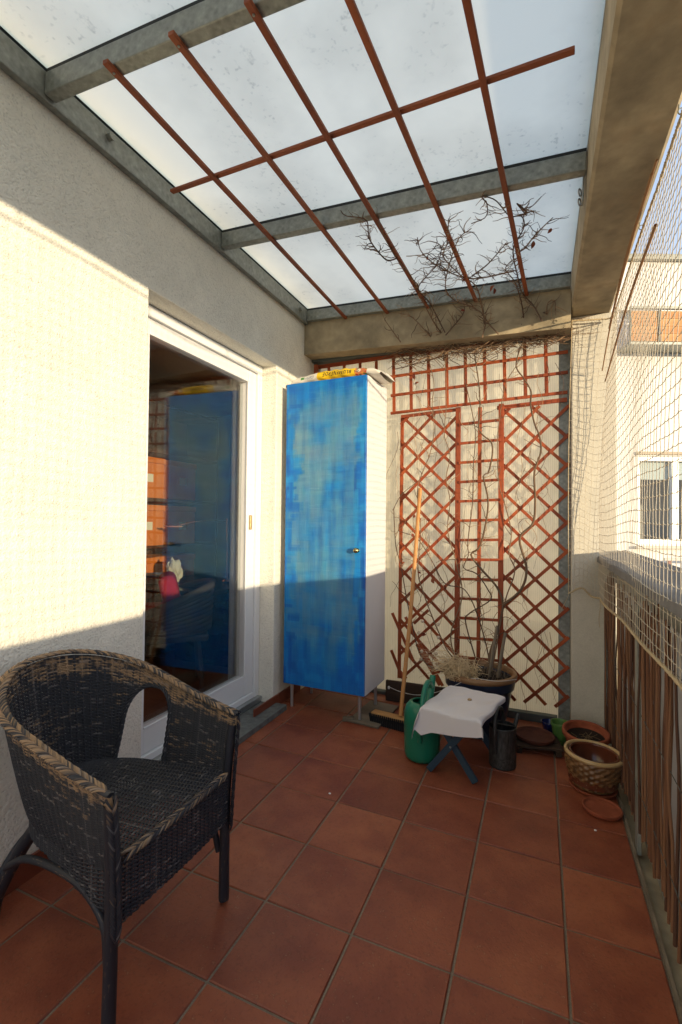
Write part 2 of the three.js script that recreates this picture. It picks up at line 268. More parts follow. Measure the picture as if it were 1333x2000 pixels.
// ---------------------------------------------------------------- frosted glass roof
const ROOF_X = -1.56, ROOF_Y = 2.70;
{
  const r = thing('glass_roof', 'frosted glass canopy on galvanised steel beams overhead', 'roof', [ROOF_X, ROOF_Y, 0]); r.rotation.z = Math.atan(-.03);
  const L = .168 - ROOF_X, Z0 = -3.15, Z1 = 1.4;
  part(r, 'wall_rail', rbox(.03, .098, Z1 - Z0, .004, -.0165, .036, (Z0 + Z1) / 2, 2), M.steel);
  const bz = [-3.13, -2.115, -1.130, -.05, .98];
  for (const z of bz) { const q = part(r, 'cross_beam', rbox(L - .003, .076, .044, .005, L / 2, .038, z, 2), M.steel); part(q, 'gasket', box(L - .004, .014, .034, L / 2, .0835, z), M.gasket); }
  part(r, 'side_gasket', box(.012, .012, Z1 - Z0, -.008, .0915, (Z0 + Z1) / 2), M.gasket);
  const n1 = fbm(1024, 260, 5, 91), n2 = fbm(1024, 12, 3, 95);
  const dirt = tex(1024, i => { const s = clamp((n2[i] - .66) * 3) * clamp((n1[i] - .52) * 5), h = 1 - .10 * clamp((n1[i] - .4) * 2), g = 1 - .20 * s; return [255 * h * g, 247 * h * g, 228 * h * g]; }, true, .75);
  const frost = mat(null, 1, { physical: true, map: dirt, transmission: .92, thickness: 0, ior: 1.45, clearcoat: 1, clearcoatRoughness: .05 });
  const clear = mat([.96, .98, .97], .02, { physical: true, transmission: 1, thickness: 0, ior: 1.5 }), edge = mat([.12, .30, .26], .2);
  const ends = [...bz, Z1 + .2];
  for (let k = 0; k < bz.length; k++) { const z0 = ends[k] + .006, z1 = ends[k + 1] - .006; const g = new THREE.BoxGeometry(L - .004, .012, z1 - z0); const p = g.attributes.position, uv = g.attributes.uv; for (let i = 0; i < p.count; i++) uv.setXY(i, p.getX(i) + k * .41, p.getZ(i) + k * .77); part(r, 'glass_pane', g, [edge, edge, clear, frost, edge, edge], { pos: [L / 2, .0972, (z0 + z1) / 2] }); }
  for (const [z, y] of [[-1.375, .05], [-3.0, .04], [-.3, .05]]) { part(r, 'bolt', new THREE.CylinderGeometry(.014, .014, .022, 16).rotateZ(Math.PI / 2), M.steel, { pos: [.009, y, z] }); }
  // strap with two shackles at the beam end
  const k = part(r, 'hanger_strap', rbox(.006, .13, .04, .002, L - .006, -.02, -2.17), M.steel);
  for (const y of [-.045, -.085]) part(k, 'shackle', new THREE.TorusGeometry(.013, .003, 8, 20).rotateY(1.15).translate(L - .018, y, -2.16), M.hook);
}

// ---------------------------------------------------------------- battens under the roof
{
  const t = thing('roof_batten_grid', 'grid of thin red brown wooden battens hung below the glass roof', 'trellis', [ROOF_X, ROOF_Y, 0]); t.rotation.z = Math.atan(-.03);
  const B = [[-1.253, -1.262], [-.995, -.958], [-.735, -.683], [-.48, -.374], [-.195, -.075]];
  B.forEach(([x0, x1], i) => { const a = -1.085, b = -3.13, L = a - b, g = rbox(.021, .014, L, .002); g.rotateY(Math.atan2(x0 - x1, L)); part(t, 'batten', uvMetres(g, i * .3, 0, true), M.batten[i % 2], { pos: [(x0 + x1) / 2 - ROOF_X, -.0078, (a + b) / 2] }); });
  const g = rbox(1.60, .012, .021, .002); g.rotateY(-Math.atan2(.107, 1.59)); part(t, 'cross_batten', g, M.batten[1], { pos: [-.705 - ROOF_X, .0056, -1.607] });
  for (const [x0] of B) part(t, 'screw', new THREE.CylinderGeometry(.004, .004, .003, 10), M.steel, { pos: [x0 - ROOF_X, -.0165, -1.12] });
}

// ---------------------------------------------------------------- back screen
{
  const s = thing('translucent_screen', 'cream ribbed translucent plastic sheet in a steel frame at the back', 'screen');
  const rib = (x) => .5 + .5 * Math.cos(x / 512 * 2 * Math.PI * 20);
  const pm = tex(512, (i, x) => { const v = (.95 + .05 * rib(x)) * (.97 + .06 * nA[i]); return [255 * v, 249 * v, 233 * v]; }, true, 4.0);
  part(s, 'plastic_sheet', box(1.70, 2.45, .008, -.720, 1.24, -3.375), mat(null, .8, { physical: true, map: pm, transmission: .82, thickness: 0, bumpMap: grey(512, (i) => rib(i % 512), 4.0), bumpScale: .001, ior: 1.3 }));
  part(s, 'frame_post', rbox(.066, 2.46, .05, .004, .1425, 1.235, -3.344), M.steel); part(s, 'frame_post', rbox(.02, 2.44, .06, .004, -1.578, 1.225, -3.36), M.steel);
  part(s, 'frame_head', rbox(1.755, .11, .14, .004, -.712, 2.503, -3.33), M.darkSteel); part(s, 'frame_foot', rbox(1.67, .05, .05, .004, -.730, .028, -3.344), M.darkSteel);
}

// ---------------------------------------------------------------- trellises
let tk = 0; const tm = () => M.trellis[tk++ % 3];
const SW = .020, ST = .008, TZ = -3.318;
const yl = (x, xa, ya, xb, yb) => ya + (x - xa) / (xb - xa) * (yb - ya);
{
  const t = thing('grid_trellis', 'long horizontal square-grid red wooden trellis along the top of the screen', 'trellis');
  const rails = [[-1.57, 2.425, .158, 2.462], [-1.03, 2.290, .160, 2.330], [-.985, 2.156, .160, 2.202], [-.985, 2.030, .158, 2.077]];
  rails.forEach(([x0, y0, x1, y1], i) => part(t, 'rail', bar([x0, y0, TZ + ST], [x1, y1, TZ + ST], i ? SW : .03, ST), tm()));
  for (let k = 0; k < 9; k++) { const x = -.957 + k * .125; part(t, 'upright', bar([x - .004, yl(x, -.97, 2.022, .155, 2.068), TZ - .001], [x - .012, yl(x, -1.65, 2.43, .16, 2.45), TZ - .001], .022, ST), tm()); }
  for (let k = 1; k <= 4; k++) { const x = -.967 - k * .125; part(t, 'upright', bar([x, 2.03, TZ - .001], [x - .006, 2.42, TZ - .001], .022, ST), tm()); }
  part(t, 'corner_post', rbox(.028, .42, .03, .003, -1.555, 2.22, -3.27), tm()); part(t, 'corner_post', rbox(.022, .40, .025, .003, -1.518, 2.20, -3.275), tm(), { rot: [0, 0, .012] });
}
function clipLine(a, slope, x0, x1, y0, y1) {              // y = a + slope*x inside a box -> [p,q]
  let xa = x0, xb = x1; const f = x => a + slope * x;
  const ya = (y0 - a) / slope, yb = (y1 - a) / slope; xa = Math.max(xa, Math.min(ya, yb)); xb = Math.min(xb, Math.max(ya, yb)); return xb - xa > .03 ? [[xa, f(xa)], [xb, f(xb)]] : null;
}
function diamond(t, x0, x1, y0, y1, aUp, aDn, skip) {
  const P = .1795;
  for (let k = -14; k < 14; k++) { const s = clipLine(aUp + k * P, 1, x0, x1 + .005, y0, y1); if (s && !skip('up', k, s)) part(t, 'slat', bar([s[0][0] - .004, s[0][1] - .004, TZ + .0095], [s[1][0] + .004, s[1][1] + .004, TZ + .0095], SW, ST), tm()); }
  for (let k = -14; k < 14; k++) { const s = clipLine(aDn + k * P, -1, x0, x1, y0, y1); if (s && !skip('dn', k, s)) part(t, 'slat', bar([s[0][0] - .004, s[0][1] + .004, TZ], [s[1][0] + .004, s[1][1] - .004, TZ], SW, ST), tm()); }
}
{
  const t = thing('diamond_trellis', 'narrow red wooden diamond trellis beside the white cupboard side', 'trellis', [0, 0, 0], 0, 'diamond trellises on the screen');
  diamond(t, -.905, -.522, .17, 2.0, 2.493, 1.103, () => false);
  part(t, 'stile', bar([-.912, .16, TZ - .0095], [-.903, 2.0, TZ - .0095], .024, ST), tm());
  part(t, 'head_rail', bar([-.905, 1.998, TZ + .019], [-.50, 2.018, TZ + .019], .022, ST), tm());
  for (const [a, b] of [[[-.955, .62], [-.80, .30]], [[-.86, .60], [-.60, .16]], [[-.80, .56], [-.70, .66]], [[-.96, .36], [-.88, .18]], [[-.78, .42], [-.62, .16]]]) part(t, 'slat', bar([...a, TZ + .0285], [...b, TZ + .0285], SW, ST), tm());
  const u = thing('diamond_trellis', 'wider red wooden diamond trellis next to the concrete column', 'trellis', [0, 0, 0], 0, 'diamond trellises on the screen');
  diamond(u, -.238, .158, .125, 2.0, 2.006, 1.775, (f, k, s) => f === 'dn' ? (s[0][0] < -.2 && s[0][1] < .74 && s[0][1] > .60) : (s[0][1] < .2 && s[0][0] > .1));
  part(u, 'head_rail', bar([-.26, 2.008, TZ + .019], [.155, 2.028, TZ + .019], .026, ST), tm());
  part(u, 'edge_board', rbox(.03, 2.3, .012, .003, .158, 1.27, TZ - .0145), tm());
  const w = thing('ladder_trellis', 'red wooden ladder trellis with thirteen rungs in the middle of the screen', 'trellis');
  for (const x of [-.507, -.232]) part(w, 'stile', bar([x, .30, TZ + .0305], [x, 2.03, TZ + .0305], .034, .016), tm());
  part(w, 'stile', bar([-.370, .34, TZ + .0295], [-.366, 2.02, TZ + .0295], .024, ST), tm());
  for (let k = 0; k < 13; k++) { const y = 1.912 - k * .1285; part(w, 'rung', bar([-.50, y, TZ + .0435], [-.235, y + .012 - k * .0006, TZ + .0435], .018, ST), tm()); }
}

// ---------------------------------------------------------------- cupboard and soil bag
{
  const W = .571, H = 1.957, D = .36, Y = .163, t = .018;
  const c = thing('tall_cupboard', 'tall white cupboard with a hand-painted blue door on steel legs', 'cupboard', [-1.2525, fy(-1.25), -2.965], -.05);
  const cv = document.createElement('canvas'); cv.width = 512; cv.height = 1536; const x = cv.getContext('2d');
  x.fillStyle = 'rgb(12,116,196)'; x.fillRect(0, 0, 512, 1536);
  const dab = (cx, cy, w, h, col, al) => { for (let i = 0; i < 5; i++) { x.fillStyle = `rgba(${col},${al * rr(.35, 1)})`; x.fillRect(cx + rr(-8, 8), cy + rr(-14, 14), w * rr(.7, 1.1), h * rr(.7, 1.1)); } };
  const blues = ['4,92,180', '0,118,202', '16,136,212', '4,82,168', '0,100,192', '40,152,216'];
  for (let i = 0; i < 420; i++) { const v = rnd() < .6; dab(rr(-30, 500), rr(-30, 1530), v ? rr(20, 50) : rr(60, 150), v ? rr(90, 260) : rr(24, 60), blues[(rnd() * 6) | 0], .15); }
  const warm = ['126,154,162', '112,152,174', '140,152,152', '96,148,178'];
  for (let i = 0; i < 330; i++) { const y = rr(20, 1300), e = Math.abs(rr(-1, 1)) * Math.sign(rr(-1, 1)); const px = 245 + e * 225; if (rnd() > 1.05 - y / 2600) continue; const v = rnd() < .65; dab(px - 30, y, v ? rr(50, 110) : rr(90, 190), v ? rr(100, 280) : rr(40, 90), warm[(rnd() * 4) | 0], .05); }
  for (let i = 0; i < 160; i++) { const v = rnd() < .5; dab(rnd() < .5 ? rr(-30, 40) : rr(440, 510), rr(0, 1530), v ? rr(14, 36) : rr(40, 110), v ? rr(60, 200) : rr(14, 40), blues[(rnd() * 6) | 0], .25); }
  for (let i = 0; i < 1500; i++) { x.fillStyle = `rgba(${rnd() < .5 ? '200,215,220' : '0,50,120'},${rr(.03, .12)})`; rnd() < .6 ? x.fillRect(rr(0, 512), rr(0, 1536), rr(1, 2.5), rr(20, 90)) : x.fillRect(rr(0, 512), rr(0, 1536), rr(20, 80), rr(1, 2.5)); }
  const ct = new THREE.CanvasTexture(cv); ct.colorSpace = THREE.SRGBColorSpace; ct.magFilter = THREE.LinearFilter;
  const lam = mat(null, .4, { map: tex(512, i => { const v = .985 + .03 * (nA[i] - .5); return [222 * v, 222 * v, 224 * v]; }, true, 1) });
  const P = (n, w, h, d, px, py, pz, m = lam) => part(c, n, rbox(w, h, d, .0025, px, py, pz, 1), m);
  P('side_panel', t, H, D - t - .004, -W / 2 + t / 2, Y + H / 2, -(t + .004) / 2); P('side_panel', t, H, D - t - .004, W / 2 - t / 2, Y + H / 2, -(t + .004) / 2);
  P('top_panel', W - 2 * t - .002, t, D - t - .004, 0, Y + H - t / 2 - .001, -(t + .004) / 2); P('bottom_panel', W - 2 * t - .002, t, D - t - .004, 0, Y + t / 2 + .001, -(t + .004) / 2); P('back_panel', W - 2 * t - .002, H - 2 * t - .004, .006, 0, Y + H / 2, -D / 2 + .006);
  const dg = new RoundedBoxGeometry(W - .004, H - .004, t, 2, .003), p = dg.attributes.position, uv = dg.attributes.uv; for (let i = 0; i < p.count; i++) uv.setXY(i, p.getX(i) / W + .5, p.getY(i) / H + .5);
  const door = part(c, 'door', dg, mat(null, .45, { map: ct, bumpMap: grey(512, i => nG[i], 2), bumpScale: .0004 }), { pos: [0, Y + H / 2, D / 2 - t / 2], label: 'door painted in blue and beige brush strokes' });
  part(door, 'knob', lathe([[0, .036], [.012, .034], [.0165, .026], [.013, .017], [.007, .012], [.008, .003], [.014, 0], [0, 0]], 28).rotateX(Math.PI / 2), mat([.62, .47, .20], .22, { metalness: 1 }), { pos: [W / 2 - .052, 1.045 - Y - H / 2, t / 2] });
  const leg = mat([.55, .55, .55], .35, { metalness: .8 });
  for (const [sx, sz] of [[-1, -1], [1, -1], [-1, 1], [1, 1]]) { const lx = sx * (W / 2 - .045), lz = sz * (D / 2 - .045) + .005, gl = fy(-1.25 + lx) - fy(-1.25) + (sx > 0 ? .017 : .001); part(c, 'leg', new THREE.CylinderGeometry(.012, .010, Y - gl, 18), leg, { pos: [lx, gl + (Y - gl) / 2, lz] }); }

  const b = thing('soil_bag', 'crumpled white and yellow potting soil bag lying on top of the cupboard', 'bag', [-1.215, fy(-1.25) + Y + H - .001, -2.945], -.05);
  const bc = document.createElement('canvas'); bc.width = 1024; bc.height = 512; const q = bc.getContext('2d');
  q.fillStyle = 'rgb(226,220,206)'; q.fillRect(0, 0, 1024, 512); q.fillStyle = 'rgb(238,196,30)'; q.fillRect(330, 0, 500, 512); q.fillStyle = 'rgb(204,120,70)'; q.fillRect(760, 0, 130, 512);
  for (let i = 0; i < 60; i++) { q.fillStyle = ['rgb(196,54,34)', 'rgb(226,150,60)', 'rgb(70,110,50)', 'rgb(232,214,190)'][(rnd() * 4) | 0]; q.beginPath(); q.arc(rr(760, 890), rr(0, 512), rr(6, 20), 0, 7); q.fill(); }
  q.save(); q.translate(560, 384); q.rotate(Math.PI); q.fillStyle = 'rgb(40,30,20)'; q.font = 'bold 50px sans-serif'; q.textAlign = 'center'; q.textBaseline = 'middle'; q.fillText('BLUMENERDE', 0, 0); q.font = 'bold 30px sans-serif'; q.fillText('20 L', -215, 0); q.restore();
  q.save(); q.translate(200, 384); q.rotate(Math.PI); q.fillStyle = 'rgb(60,90,140)'; q.font = 'italic 40px serif'; q.textAlign = 'center'; q.fillText('Gartner', -20, 10); q.fillStyle = 'rgb(80,140,70)'; q.fillRect(30, -12, 40, 26); q.restore();
  const bt = new THREE.CanvasTexture(bc); bt.colorSpace = THREE.SRGBColorSpace; bt.magFilter = THREE.LinearFilter;
  const NU = 72, NV = 28, pos = [], uvs = [], idx = [];
  for (let i = 0; i <= NU; i++) for (let j = 0; j <= NV; j++) {
    const u = i / NU, a = j / NV * 2 * Math.PI, L = .63, e = Math.pow(Math.sin(Math.PI * clamp(u, .001, .999)), .32);
    const hh = (.011 + .023 * e) * (1 + .05 * Math.sin(u * 17) * Math.cos(a * 2) + .03 * Math.sin(u * 61 + a * 2)), dd = .135 * (.86 + .14 * e) * (1 + .03 * Math.sin(u * 21 + 1));
    const ca = Math.cos(a), sa = Math.sin(a), pz = Math.sign(ca) * Math.pow(Math.abs(ca), .55) * dd, py = Math.sign(sa) * Math.pow(Math.abs(sa), .7) * hh + hh + .0016 * Math.sin(u * 48 + a * 3) * e;
    const droop = u > .93 ? -(u - .93) * .5 : 0;
    pos.push((u - .5) * L + .003 * Math.sin(a * 5), Math.max(.0005, py + .010 * Math.sin(u * 3.1)) + (u > .93 ? droop * 0 : 0), pz); uvs.push(u, ((j / NV) + .0) % 1.0001);
  }
  for (let i = 0; i < NU; i++) for (let j = 0; j < NV; j++) { const k = i * (NV + 1) + j; idx.push(k, k + 1, k + NV + 1, k + 1, k + NV + 2, k + NV + 1); }
  const bgm = new THREE.BufferGeometry(); bgm.setAttribute('position', new THREE.Float32BufferAttribute(pos, 3)); bgm.setAttribute('uv', new THREE.Float32BufferAttribute(uvs.map((v, i) => i % 2 ? (v + .25) % 1 : v), 2)); bgm.setIndex(idx.map((_, i) => idx[i - i % 3 + [0, 2, 1][i % 3]])); bgm.computeVertexNormals();
  part(b, 'bag_body', bgm, mat(null, .38, { map: bt }));
  // folded-over end at the right
  const fe = []; for (let k = 0; k < 5; k++) fe.push(rbox(.035, .003, .19 - k * .02, .001).rotateZ(-.35 - k * .16).translate(.305 + k * .009, .030 - k * .004, .0));
  part(b, 'folded_end', merge(fe), mat([.74, .72, .68], .4));
}

// ---------------------------------------------------------------- small boards on the floor
{
  const b = thing('support_board', 'flat worn wooden board under the cupboard foot', 'board', [-.972, fy(-.972) + .0015, -2.955], -.06);
  part(b, 'board', rbox(.20, .012, .37, .002, 0, .0075, 0), M.greyWood, { rot: [0, 0, Math.atan(FLOOR_FALL)] });
  const o = thing('wood_offcut', 'small pale wood offcut beside the cupboard foot', 'offcut', [-1.085, fy(-1.085) + .002, -2.795], .35);
  part(o, 'offcut', rbox(.07, .022, .035, .002, 0, .0115, 0), M.greyWood);
  const p = thing('plank_edging', 'two dark old planks stacked on edge behind the broom', 'plank', [-.72, fy(-.72), -3.235], 0);
  for (const [y, h, z] of [[.043, .07, 0], [.112, .066, -.004]]) part(p, 'plank', rbox(.52, h, .024, .003, 0, y, z), M.oldWood);
  const q = thing('slatted_board', 'low slatted wooden board with a saucer on it beside the metal can', 'board', [-.02, fy(-.02) + .002, -2.965], .18);
  for (let k = 0; k < 3; k++) part(q, 'slat', rbox(.25, .014, .065, .002, 0, .036, -.075 + k * .075), M.oldWood); for (const x of [-.10, .10]) part(q, 'bearer', rbox(.03, .028, .22, .002, x, .0145, 0), M.oldWood);
}

// ---------------------------------------------------------------- pots and saucers
const saucer = (r, h) => lathe([[0, 0], [r * .86, 0], [r * .92, .003], [r, h - .004], [r - .003, h], [r - .007, h - .002], [r * .86, .009], [0, .007]], 48);
{
  const s1 = thing('plant_saucer', 'empty terracotta saucer lying on the floor tiles in front', 'saucer', [.257, fy(.257) + .002, -2.435]); s1.rotation.z = Math.atan(FLOOR_FALL); part(s1, 'saucer_dish', saucer(.08, .022), M.terra);
  const s2 = thing('plant_saucer', 'wide dark terracotta saucer resting on the slatted board', 'saucer', [-.022, fy(-.02) + .0455, -2.965]); part(s2, 'saucer_dish', saucer(.105, .026), mat(null, .85, { map: tex(512, i => mix3([74, 38, 26], [112, 62, 42], nA[i]), true, 4) }));

  const w = thing('woven_pot', 'glazed brown basket-weave pot with a cream rim on a saucer', 'pot', [.236, fy(.236) + .003, -2.625]); w.rotation.z = Math.atan(FLOOR_FALL);
  part(w, 'saucer_dish', saucer(.105, .018), M.terra);
  const N = 132, R = 44, pos = [], col = [], idx = [], H = .148, Y0 = .0195;
  for (let j = 0; j <= R; j++) for (let i = 0; i <= N; i++) {
    const v = j / R, a = i / N * 2 * Math.PI, y = Y0 + v * H, r0 = .090 + .034 * Math.sin(v * 1.9), row = v * 11, st = i / N * 33, wv = Math.cos((st + Math.floor(row)) * Math.PI) * Math.sin((row % 1) * Math.PI);
    const d = v > .03 && v < .95 ? wv * .0042 : 0, r = r0 + d; pos.push(Math.cos(a) * r, y, Math.sin(a) * r);
    const cell = Math.sin(Math.floor(st) * 12.9 + Math.floor(row) * 78.2) * 437.5, t = .12 + .6 * (cell - Math.floor(cell)); col.push(lerp(.075, .32, t), lerp(.036, .17, t), lerp(.015, .07, t));
  }
  for (let j = 0; j < R; j++) for (let i = 0; i < N; i++) { const k = j * (N + 1) + i; idx.push(k, k + N + 1, k + 1, k + 1, k + N + 1, k + N + 2); }
  const g = new THREE.BufferGeometry(); g.setAttribute('position', new THREE.Float32BufferAttribute(pos, 3)); g.setAttribute('color', new THREE.Float32BufferAttribute(col, 3)); g.setIndex(idx); g.computeVertexNormals();
  part(w, 'basket_body', g, mat([1, 1, 1], .35, { vertexColors: true }));
  part(w, 'rim', lathe([[.120, .158], [.128, .160], [.1305, .168], [.127, .176], [.119, .177], [.114, .172], [.112, .150]], 56), mat([.52, .36, .17], .3));
  const inn = part(w, 'inner_pot', lathe([[.108, .04], [.1105, .165], [.107, .172], [.101, .172], [.098, .165], [.092, .05], [0, .05]], 48), mat([.12, .035, .018], .16)); part(inn, 'soil', lathe([[.093, .085], [.06, .092], [0, .088]], 24), M.soil);

  const o = thing('oval_planter', 'oval terracotta planter with dry soil beside the column', 'planter', [.232, fy(.232) + .002, -2.945]);
  const og = lathe([[0, 0], [.085, 0], [.092, .004], [.108, .118], [.1225, .122], [.1255, .134], [.123, .146], [.112, .148], [.106, .142], [.100, .10], [.0, .10]], 56).scale(.94, 1, 1.22);
  part(o, 'pot_body', og, M.terra); { const sg = new THREE.CircleGeometry(.102, 40).rotateX(-Math.PI / 2).scale(.94, 1, 1.22).translate(0, .112, 0); part(o, 'soil', sg, M.soil); }
  const tw = []; for (let k = 0; k < 14; k++) { const a = rr(0, 6.3), r = rr(0, .07), x0 = Math.cos(a) * r, z0 = Math.sin(a) * r * 1.2; tw.push(tube([[x0, .112, z0], [x0 + rr(-.02, .02), .118, z0 + rr(-.02, .02)], [x0 + rr(-.04, .04), .120 + rr(0, .012), z0 + rr(-.04, .04)]], .0012, 5, 4)); } part(o, 'dry_litter', merge(tw), mat([.25, .17, .09], .9), { stuff: true });
  const gp = thing('green_pot', 'small green plastic pot squeezed between board and oval planter', 'pot', [.112, fy(.112) + .001, -3.075]); part(gp, 'pot_body', lathe([[0, 0], [.036, 0], [.047, .105], [.052, .105], [.053, .122], [.048, .122], [.046, .11], [.034, .02], [0, .02]], 36), mat([.10, .22, .05], .45));
  const bp = thing('blue_pot', 'small dark blue glazed pot by the foot of the screen', 'pot', [.055, fy(.055) + .001, -3.165]); part(bp, 'pot_body', lathe([[0, 0], [.03, 0], [.042, .07], [.046, .078], [.04, .08], [.028, .012], [0, .012]], 36), mat([.012, .02, .10], .15));

  const B = thing('big_vine_pot', 'large dark blue glazed pot with rolled tan rim holding the vine', 'pot', [-.335, fy(-.335), -3.045]);
  part(B, 'pot_body', lathe([[0, 0], [.135, 0], [.142, .006], [.176, .20], [.186, .262], [.190, .268], [.200, .275], [.207, .335], [.196, .34], [.190, .33], [.176, .28], [0, .27]], 64), mat(null, .3, { map: tex(512, i => mix3([20, 30, 52], [46, 62, 84], clamp(nA[i] * 1.3 - .15)), true, 2) }));
  part(B, 'rim', lathe([[.203, .325], [.212, .332], [.217, .345], [.213, .358], [.203, .363], [.193, .359], [.187, .348], [.186, .33]], 64), mat(null, .5, { map: tex(512, i => mix3([120, 86, 56], [170, 132, 92], nA[i]), true, 3) }));
  part(B, 'soil', lathe([[.186, .318], [.12, .332], [.05, .328], [0, .33]], 40), M.soil);
  const st = (n, x, z, y0, spread, len, r, lean) => { const out = []; for (let k = 0; k < n; k++) { const a = rr(0, 6.3), q = rr(0, 1) ** .5 * spread, bx = x + Math.cos(a) * q, bz = z + Math.sin(a) * q, l = len * rr(.45, 1.1), b2 = rr(0, 6.3), dx = Math.cos(b2) * l * .55 + lean[0] * l, dz = Math.sin(b2) * l * .5 + lean[1] * l, hy = l * rr(.25, .8); out.push(tube([[bx, y0, bz], [bx + dx * .35, y0 + hy * .75, bz + dz * .35], [bx + dx, y0 + hy * rr(.5, 1), bz + dz]], r * rr(.7, 1.2), 6, 4, .4)); } return merge(out); };
  part(B, 'dry_grass', st(330, -.10, .085, .325, .09, .21, .0026, [-.10, .22]), mat([.70, .54, .32], .9), { stuff: true });
  part(B, 'dry_grass', st(90, -.13, .07, .325, .06, .32, .0013, [-.45, .05]), mat([.52, .40, .25], .9), { stuff: true });
  part(B, 'dry_stalks', st(60, .04, .02, .325, .12, .13, .0016, [0, 0]), mat([.20, .15, .10], .9), { stuff: true });
  for (const [x0, x1, h, z1] of [[.055, .10, .30, -.02], [.105, .145, .26, -.03]]) part(B, 'support_stake', tube([[x0, .30, .01], [(x0 + x1) / 2, .33 + h / 2, 0], [x1, .33 + h, z1]], .011, 6, 7, .85), M.greyWood);
  const fh = []; for (let k = 0; k < 9; k++) fh.push(new THREE.IcosahedronGeometry(.011, 1).translate(-.22 - rr(0, .16), .34 + rr(0, .30), .02 + rr(-.06, .06))); part(B, 'seed_heads', merge(fh), mat([.55, .45, .34], .95), { stuff: true });
}

// ---------------------------------------------------------------- watering cans
{
  const g = thing('green_watering_can', 'green plastic watering can in front of the screen', 'watering can', [-.572, fy(-.572) + .002, -2.55], .0);
  const pl = mat([.010, .17, .095], .32);
  const body = lathe([[0, 0], [.072, 0], [.086, .012], [.091, .03], [.0925, .055], [.0905, .058], [.0925, .062], [.094, .13], [.0915, .133], [.094, .137], [.095, .20], [.0925, .203], [.095, .207], [.094, .235], [.086, .268], [.070, .289], [.052, .297], [.050, .290], [.066, .28], [.08, .26], [.085, .22], [.085, .02], [0, .012]], 64);
  part(g, 'can_body', body, pl);
  part(g, 'spout', tube([[.02, .27, -.055], [.03, .34, -.085], [.032, .40, -.115]], .022, 12, 16, .7), pl);
  part(g, 'handle', tube([[.03, .345, -.085], [.034, .385, -.03], [.03, .40, .015], [.024, .37, .06], [.018, .29, .094], [.012, .20, .108], [.01, .12, .097]], .013, 30, 12), pl);
  const z = thing('zinc_watering_can', 'dull grey zinc watering can next to the folding stool', 'watering can', [-.176, fy(-.176) + .002, -2.665]);
  const zn = mat(null, .5, { map: tex(512, i => { const v = .7 + .5 * (nB[i] - .5) + .3 * (nA[i] - .5); return [112 * v, 112 * v, 108 * v]; }, true, 3), metalness: .55 });
  part(z, 'can_body', lathe([[0, .004], [.064, .004], [.0665, 0], [.0675, .004], [.067, .05], [.0685, .054], [.067, .058], [.067, .195], [.070, .199], [.067, .203], [.063, .200], [.0635, .02], [0, .014]], 48), zn);
  part(z, 'half_cover', (() => { const h = new THREE.CircleGeometry(.065, 24, 0, Math.PI).rotateX(-Math.PI / 2 - .25).translate(0, .203, -.002); return h; })(), zn);
  part(z, 'handle', tube([[.0, .21, -.04], [-.005, .275, -.02], [-.02, .298, .03], [-.03, .27, .075], [-.032, .18, .092], [-.03, .08, .064]], .010, 26, 8).scale(1, 1, 1), zn);
  part(z, 'spout', tube([[.03, .04, -.062], [.05, .14, -.12], [.07, .21, -.17]], .014, 8, 10, .7), zn);
}

